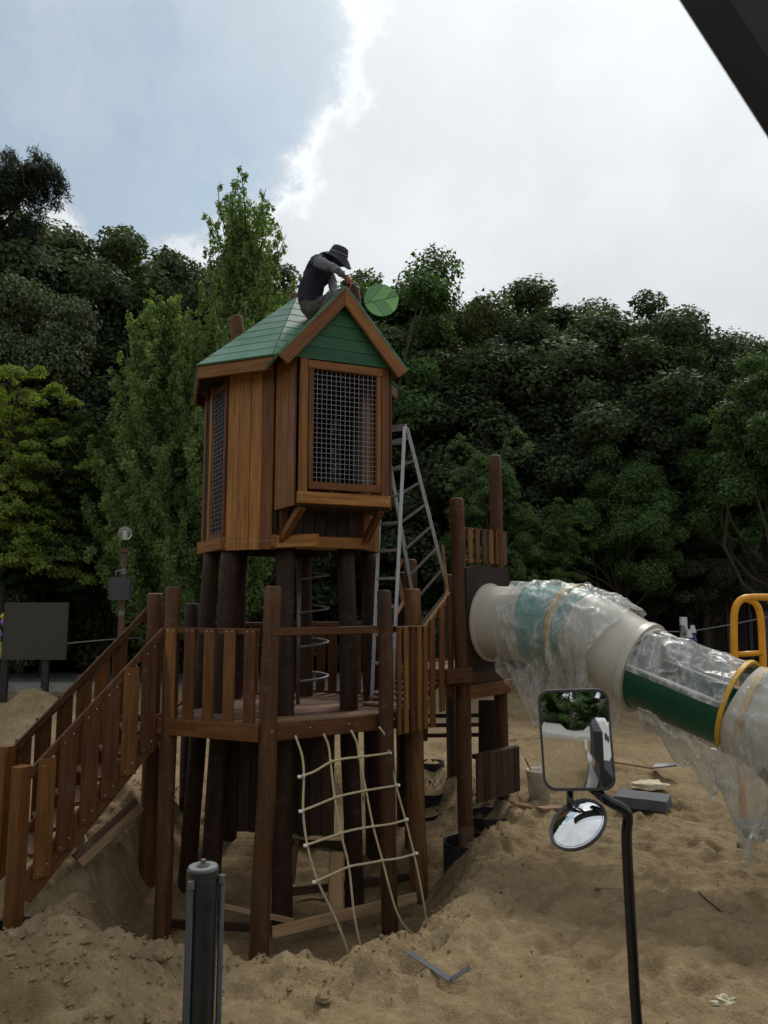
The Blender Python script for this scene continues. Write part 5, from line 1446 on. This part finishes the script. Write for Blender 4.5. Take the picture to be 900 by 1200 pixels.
tube('bracket', [V((lx - .12, LY - .08, 3.0)), V((lx - .12, LY - .08, 3.16)), V((lx + .05, LY - .04, 3.2))], .025, M_STEEL, lamp, 8)
# notice board on dark posts
nb = empty('notice_board', at(40, 740, 17.8), 'dark grey blank notice board standing on posts left of the lamp', 'notice board')
p0, p1 = at(5, 740, 17.8), at(79, 740, 17.8); zt, zb_ = at(40, 706, 17.8).z, at(40, 773, 17.8).z
obj_world('board_face', *boxvf(None, p1.x - p0.x, .06, zt - zb_, Matrix.Translation(((p0.x + p1.x) / 2, 17.8, (zt + zb_) / 2))), plain('board grey', (.055, .052, .045), .8), nb)
for px in (5, 53):
    x = at(px, 790, 17.87).x; zg = gz(x, 17.87); board('post', V((x, 17.88, zg - .2)), V((x, 17.88, zt)), .16, .1, M_BLACKP, nb)
# colourful edge of something at the far left
fl = empty('flower_stand', at(0, 750, 18.5), 'stand with yellow and violet flowers cut off by the left edge', 'flowers')
board('stand', V((at(-4, 750, 18.5).x, 18.5, .3)), V((at(-4, 750, 18.5).x, 18.5, 2.3)), .3, .1, M_BLACKP, fl)
for i in range(26):
    rr2 = random.Random(i); p = at(rr2.uniform(-9, 5), rr2.uniform(722, 772), 18.4); colr = [(.6, .5, .05), (.3, .2, .5), (.25, .35, .05)][i % 3]
    nm_ = 'flower_%d' % (i % 3); mt = bpy.data.materials.get(nm_) or plain(nm_, colr, .7)
    vs, fs = [], []
    for k in range(6): a = TP * k / 6; vs.append(p + V((math.cos(a) * .09, -.02 * (k % 2), math.sin(a) * .09)))
    vs += [p + V((0, -.06, 0)), p + V((0, .04, 0))]; fs = [(k, (k + 1) % 6, 6) for k in range(6)] + [((k + 1) % 6, k, 7) for k in range(6)]
    obj_world('bloom', vs, fs, mt, fl)
# dark timber building under the trees at right
bd = empty('park_building', (11.5, 29, .3), 'low dark building under the trees behind the slide', 'building')
def wbx(name, x0, x1, y0, y1, z0, z1, mat, par): return obj_world(name, *boxvf(None, x1 - x0, y1 - y0, z1 - z0, Matrix.Translation(((x0 + x1) / 2, (y0 + y1) / 2, (z0 + z1) / 2))), mat, par)
BX0, BX1, BY = at(735, 720, 27).x, at(930, 720, 27).x, 27.0
wbx('wall', BX0, BX1, BY, BY + 4, -.2, 3.3, M_DKWALL, bd)
wbx('roof', BX0 - .6, BX1 + .6, BY - .8, BY + 4.6, 3.3, 3.5, M_DKWALL, bd)
def win2(px0, px1, py0, py1, mat):
    a_, b_ = at(px0, py0, BY), at(px1, py1, BY); w_ = wbx('window', a_.x, b_.x, BY - .05, BY + .01, b_.z, a_.z, M_WHITE if False else plain('window frame grey', (.14, .14, .13), .6), bd)
    for s in (0, 1):
        x0 = a_.x + .07 + s * (b_.x - a_.x - .07) / 2; x1 = x0 + (b_.x - a_.x) / 2 - .11; wbx('pane', x0, x1, BY - .065, BY - .04, b_.z + .07, a_.z - .07, mat, w_)
win2(779, 813, 698, 722, M_PANE)
win2(744, 770, 703, 725, M_PANE)
for px in (768, 824, 853, 879): x = at(px, 730, BY - .75).x; wbx('column', x - .05, x + .05, BY - .75, BY - .63, 0, 3.3, plain('column paint', (.09, .08, .07), .7), bd)
a_, b_ = at(880, 724, BY - .1), at(905, 762, BY - .1); wbx('door', a_.x, b_.x, BY - .07, BY + .01, .3, 2.2, plain('grey door', (.16, .16, .15), .6), bd)
# sheeted blue and white object behind the chute
sg = at(803, 742, 20); si = empty('wrapped_post', (sg.x, 20, .3), 'white post with blue and white strapped cones standing by the road behind the chute', 'post')
tube('post', [V((sg.x, 20, .1)), at(800.5, 723, 20)], .10, M_WHITE, si, 10)
M_BLUE = plain('blue plastic', (.03, .06, .25), .4)
for k in range(9):
    a = k * .8; z = at(0, 737 + (k % 5) * 5, 20).z; p = V((sg.x + math.cos(a) * .2, 20 + math.sin(a) * .2, z))
    obj_world('cone', *ring_tube([p - V((0, 0, .10)), p + V((0, 0, .10))], [.10, .05], 10), (M_WHITE, M_BLUE, M_STEEL)[k % 3], si)
# boundary ropes
def rope(pts, label):
    o = tube('rope_line', [at(*p) for p in pts], .018, plain('white rope line', (.35, .35, .33), .8), None, 6, curve=6); tag(o, label, 'rope'); return o
rope([(745, 738, 21), (800, 740, 21), (850, 733, 20.5), (905, 722, 20)], 'thin pale rope strung in front of the dark building at right')
rope([(79, 754, 20), (110, 751, 20.2), (150, 748, 20.6), (200, 747, 21)], 'thin pale rope strung behind the steps at left')
# yellow handrail
yl = empty('yellow_handrail', at(875, 760, 8.6), 'bright yellow bent tube handrail standing behind the slide at the right edge', 'handrail')
Yy = 8.9
yr = .042
g_ = V((0, 0, 0)); zt_ = at(875, 701, Yy).z
p_ = [at(866, 880, Yy), at(862, 800, Yy), at(860, 735, Yy), at(862, 712, Yy), at(870, 702, Yy), at(883, 700, Yy), at(905, 700, Yy), at(960, 702, Yy)]
p_[0] = V((p_[1].x, Yy, gz(p_[1].x, Yy) - .2))
tube('frame_tube', catmull(p_, 6), yr, M_YELM, yl, 14)
p2 = [at(873, 701, Yy + .02), at(885, 707, Yy + .02), at(891, 722, Yy + .02), at(893.5, 760, Yy + .02), at(896, 810, Yy + .02)]; p2.append(V((p2[-1].x, Yy, gz(p2[-1].x, Yy) - .2)))
tube('frame_tube', catmull(p2, 6), yr * .95, M_YELM, yl, 14)
tube('cross_bar', [at(863, 767, Yy), at(893, 765, Yy)], yr * .75, M_YELM, yl, 12)
# ------------------------------------------------------------------ vehicle parts close to the viewer
truck = empty('truck', (1.6, -1, 0), 'dark truck with wing mirrors on a bent black arm, its cab corner at upper right', 'truck')
M_TRK = plain('dark truck paint', (.012, .013, .016), .6, 0, .2, 3, .03)
# cab roof corner: a thick dark member that slants across the corner of the view
A, B = at(783, -60, .62), at(984, 250, .62)
d = (B - A).normalized(); n_ = V((0, -1, 0)); side = d.cross(n_).normalized()
if side.x < 0: side = -side
sec = [V((0, 0, 0)) * 0 + side * a_ + V((0, 1, 0)) * b_ for a_, b_ in [(.006, -.02), (.0, 0), (.006, .03), (.25, .06), (.25, -.05)]]
A2_, B2c = A - d * .25, B + d * .12
vs = [A2_ + s for s in sec] + [B2c + s for s in sec]; k5 = len(sec)
fs = [tuple(range(k5)), tuple(range(2 * k5 - 1, k5 - 1, -1))] + [(i, (i + 1) % k5, (i + 1) % k5 + k5, i + k5) for i in range(k5)]
obj_world('cab_frame', vs, fs, M_TRK, truck)
def wb(name, x0, x1, y0, y1, z0, z1, mat): return wbx(name, x0, x1, y0, y1, z0, z1, mat, truck)
wb('bumper', .55, 2.4, 1.75, 2.05, .55, .95, M_TRK)
wb('chassis', .95, 2.2, -8, 1.8, .5, .8, M_TRK)
wb('cab_side', .62, .72, -1.6, .25, .7, 2.0, M_TRK)
wb('load_bed', .70, 2.6, -7.0, -1.9, .82, 1.05, M_TRK)
bx = wb('white_cabinet', .74, 1.5, -5.2, -4.3, 1.05, 1.75, M_WHITE)
for x0_, z0_ in ((.84, 1.58), (1.18, 1.42)): wbx('vent', x0_, x0_ + .16, -4.31, -4.29, z0_, z0_ + .12, M_DKRUB, bx)
for yy in (1.0, -5.2):
    for xx in (.8, 2.3):
        vs, fs = ring_tube([V((xx - .13, yy, .5)), V((xx - .12, yy, .5)), V((xx + .12, yy, .5)), V((xx + .13, yy, .5))], [.42, .5, .5, .42], 28)
        w_ = obj_world('wheel', vs, fs, M_DKRUB, truck)
# mirror arm
Dm = 2.0
arm = [at(652, 905, 2.05), at(668, 925, 2.05), at(703, 931, Dm), at(715, 940, Dm), at(729, 947, Dm), at(735.5, 956, Dm), at(734.5, 975, Dm), at(735, 1000, Dm), at(741, 1110, Dm), at(748, 1215, Dm)]
arm.append(V((arm[-1].x + .02, 1.95, .92)))
armo = tube('mirror_arm', catmull(arm[2:], 7), .0135, M_BLACKM, truck, 14)
def rrect(w, h, r, n=8):
    P = []
    for cx_, cy_, a0_ in ((w / 2 - r, h / 2 - r, 0), (-w / 2 + r, h / 2 - r, 90), (-w / 2 + r, -h / 2 + r, 180), (w / 2 - r, -h / 2 + r, 270)):
        for k in range(n + 1): a = math.radians(a0_ + 90 * k / n); P.append((cx_ + math.cos(a) * r, cy_ + math.sin(a) * r))
    return P
def mirror_head(name, corners_px, Y, w, h, rad, aim, depth, bulge, roll=0):
    c = at(*corners_px, Y); n_ = V(aim).normalized()           # outward normal of the glass
    xax = V((0, 0, 1)).cross(n_).normalized(); yax = n_.cross(xax)
    cr, sr = math.cos(roll), math.sin(roll); xax, yax = xax * cr + yax * sr, yax * cr - xax * sr
    P = rrect(w, h, rad); m = len(P)
    def lay_(sc, z, add=0): return [c + xax * (x * sc + (add if x > 0 else -add)) + yax * (y * sc + (add if y > 0 else -add)) + n_ * z for x, y in P]
    rings = [lay_(.93, .0), lay_(.955, .006), lay_(1.0, .006), lay_(1.0, -.012), lay_(.93, -depth), lay_(.6, -depth * 1.25)]
    vs = sum(rings, []); fs = []
    for i in range(len(rings) - 1):
        for k in range(m): j = (k + 1) % m; fs.append((i * m + k, i * m + j, (i + 1) * m + j, (i + 1) * m + k))
    fs.append(tuple(range((len(rings) - 1) * m, len(rings) * m)))
    hd = obj_world(name, vs, fs, M_DKRUB, truck, z=(0, 0, 1), smooth=True)
    try: hd.data.set_sharp_from_angle(angle=math.radians(50))
    except Exception: pass
    gvs, gfs = [c + n_ * (.002 + bulge)], []
    K = 10
    for q in range(1, K + 1):
        s = q / K * .94; gvs += [c + xax * (x * s) + yax * (y * s) + n_ * (.002 + bulge * (1 - ((x * s) ** 2 + (y * s) ** 2) / (.25 * (w * w + h * h)))) for x, y in P]
    for k in range(m): gfs.append((0, 1 + k, 1 + (k + 1) % m))
    for q in range(K - 1):
        for k in range(m): j = (k + 1) % m; a_ = 1 + q * m; gfs.append((a_ + k, a_ + m + k, a_ + m + j, a_ + j))
    obj_world('mirror_glass', gvs, gfs, M_MIRROR, hd, smooth=True)
    return hd, c, n_
px2m = lambda px, Y: px * Y / F
mc = at(675, 866, 2.0)
view = (mc - CAM).normalized()
want = V((-.05, -1, -.12)).normalized()
aim = (want - view).normalized()
mirror_head('mirror_head', (675, 866.5), 2.0, .182, .256, .03, aim, .035, .006, roll=math.radians(2.5))
mc2 = at(677, 966, 2.0); view2 = (mc2 - CAM).normalized(); aim2 = V((-.18, -1, .85)).normalized()
# round convex mirror, seen slanting as an ellipse
def round_mirror():
    c = at(677, 966, 2.0); vw = (CAM - c).normalized(); hx_ = V((0, 0, 1)).cross(vw).normalized(); vy_ = vw.cross(hx_)
    mj = hx_ * math.cos(.62) + vy_ * math.sin(.62); mn = vy_ * math.cos(.62) - hx_ * math.sin(.62)
    n_ = (vw * math.cos(.86) + mn * math.sin(.86)).normalized()
    xax = mj; xax = (xax - n_ * xax.dot(n_)).normalized(); yax = n_.cross(xax)
    SD = 40; prof = [(.0, .022, 1), (.03, .0205, 1), (.055, .013, 1), (.070, .004, 1), (.0745, .001, 0), (.078, .006, 0), (.081, .0, 0), (.078, -.006, 0), (.04, -.016, 0), (0.001, -.018, 0)]
    def build(name, pr, mat, par):
        vs, fs = [], []
        for r_, z_, _ in pr:
            for k in range(SD): a = TP * k / SD; vs.append(c + xax * math.cos(a) * (r_ + 1e-4) + yax * math.sin(a) * (r_ + 1e-4) + n_ * z_)
        for i in range(len(pr) - 1):
            for k in range(SD): j = (k + 1) % SD; fs.append((i * SD + k, i * SD + j, (i + 1) * SD + j, (i + 1) * SD + k))
        return obj_world(name, vs, fs, mat, par, smooth=True)
    h = build('round_mirror', prof[3:], M_DKRUB, truck); fine = []
    for k in range(13): r_ = .0735 * k / 12; fine.append((r_, .022 - .020 * (k / 12) ** 2, 1))
    build('mirror_glass', fine, M_MIRROR, h)
    return c
rc_ = round_mirror()
tube('mirror_bracket', [at(668, 922, 2.04), at(668, 945, 2.04), rc_ + V((-.0, .03, 0))], .009, M_BLACKM, truck, 10)
tube('mirror_bracket', [at(690, 920, 2.04), at(700, 929, 2.01), at(706, 933, 2.0)], .012, M_BLACKM, truck, 10)
tube('mirror_bracket', [at(668, 930, 2.05), at(669, 900, 2.05)], .010, M_BLACKM, truck, 10)
# black ram standing at the front
cy_ = empty('hydraulic_ram', at(237, 1100, 2.55), 'gloss black steel cylinder with bolted grey cap and two thin side rods', 'cylinder')
Yc = 2.55; tp = at(238, 1016, Yc); rc2 = .050; base = V((tp.x - .008, Yc, gz(tp.x, Yc) - .1))
M_PAINTB = plain('scuffed black cylinder paint', (.020, .021, .024), .34, .0, .3, 9, .06, rust=((.16, .14, .11), .25))
vs, fs = ring_tube([base, tp + V((0, 0, -.10)), tp + V((0, 0, -.098)), tp + V((0, 0, -.004)), tp], [rc2, rc2, rc2 + .002, rc2 + .002, rc2 - .002], 40); obj_world('barrel', vs, fs, M_PAINTB, cy_, smooth=False)
cyb = [o for o in cy_.children][0]; cyb.data.polygons.foreach_set('use_smooth', [len(p.vertices) == 4 for p in cyb.data.polygons])
try: cyb.data.set_sharp_from_angle(angle=math.radians(40))
except Exception: pass
obj_world('cap', *ring_tube([tp, tp + V((0, 0, .004))], [rc2 - .003, rc2 - .004], 36), plain('grey cap paint', (.20, .205, .21), .5, .3, .2, 12, .1, rust=((.1, .08, .06), .5)), cy_)
obj_world('bolt', *ring_tube([tp + V((0, 0, .004)), tp + V((0, 0, .010))], [.021, .020], 20), M_STEEL, cy_)
obj_world('bolt', *ring_tube([tp + V((0, 0, .010)), tp + V((0, 0, .024))], [.010, .009], 6), M_STEEL, cy_)
for dx, dy in ((-.023, -.058), (.064, -.004)):
    q = tp + V((dx, dy, -.035)); tube('side_rod', [V((q.x - .005, q.y, base.z)), q], .0095, M_PAINTB, cy_, 12)
    obj_world('rod_nut', *ring_tube([q + V((0, 0, -.012)), q + V((0, 0, .012))], [.0125, .0115], 6), M_STEEL, cy_)
vs, fs = boxvf(None, .3, .3, .03, Matrix.Translation((base.x, base.y, gz(base.x, base.y) + .015))); obj_world('base_plate', vs, fs, M_PAINTB, cy_)
print('objects', len(bpy.data.objects), 'tris', sum(len(m.polygons) * 2 for m in bpy.data.meshes))
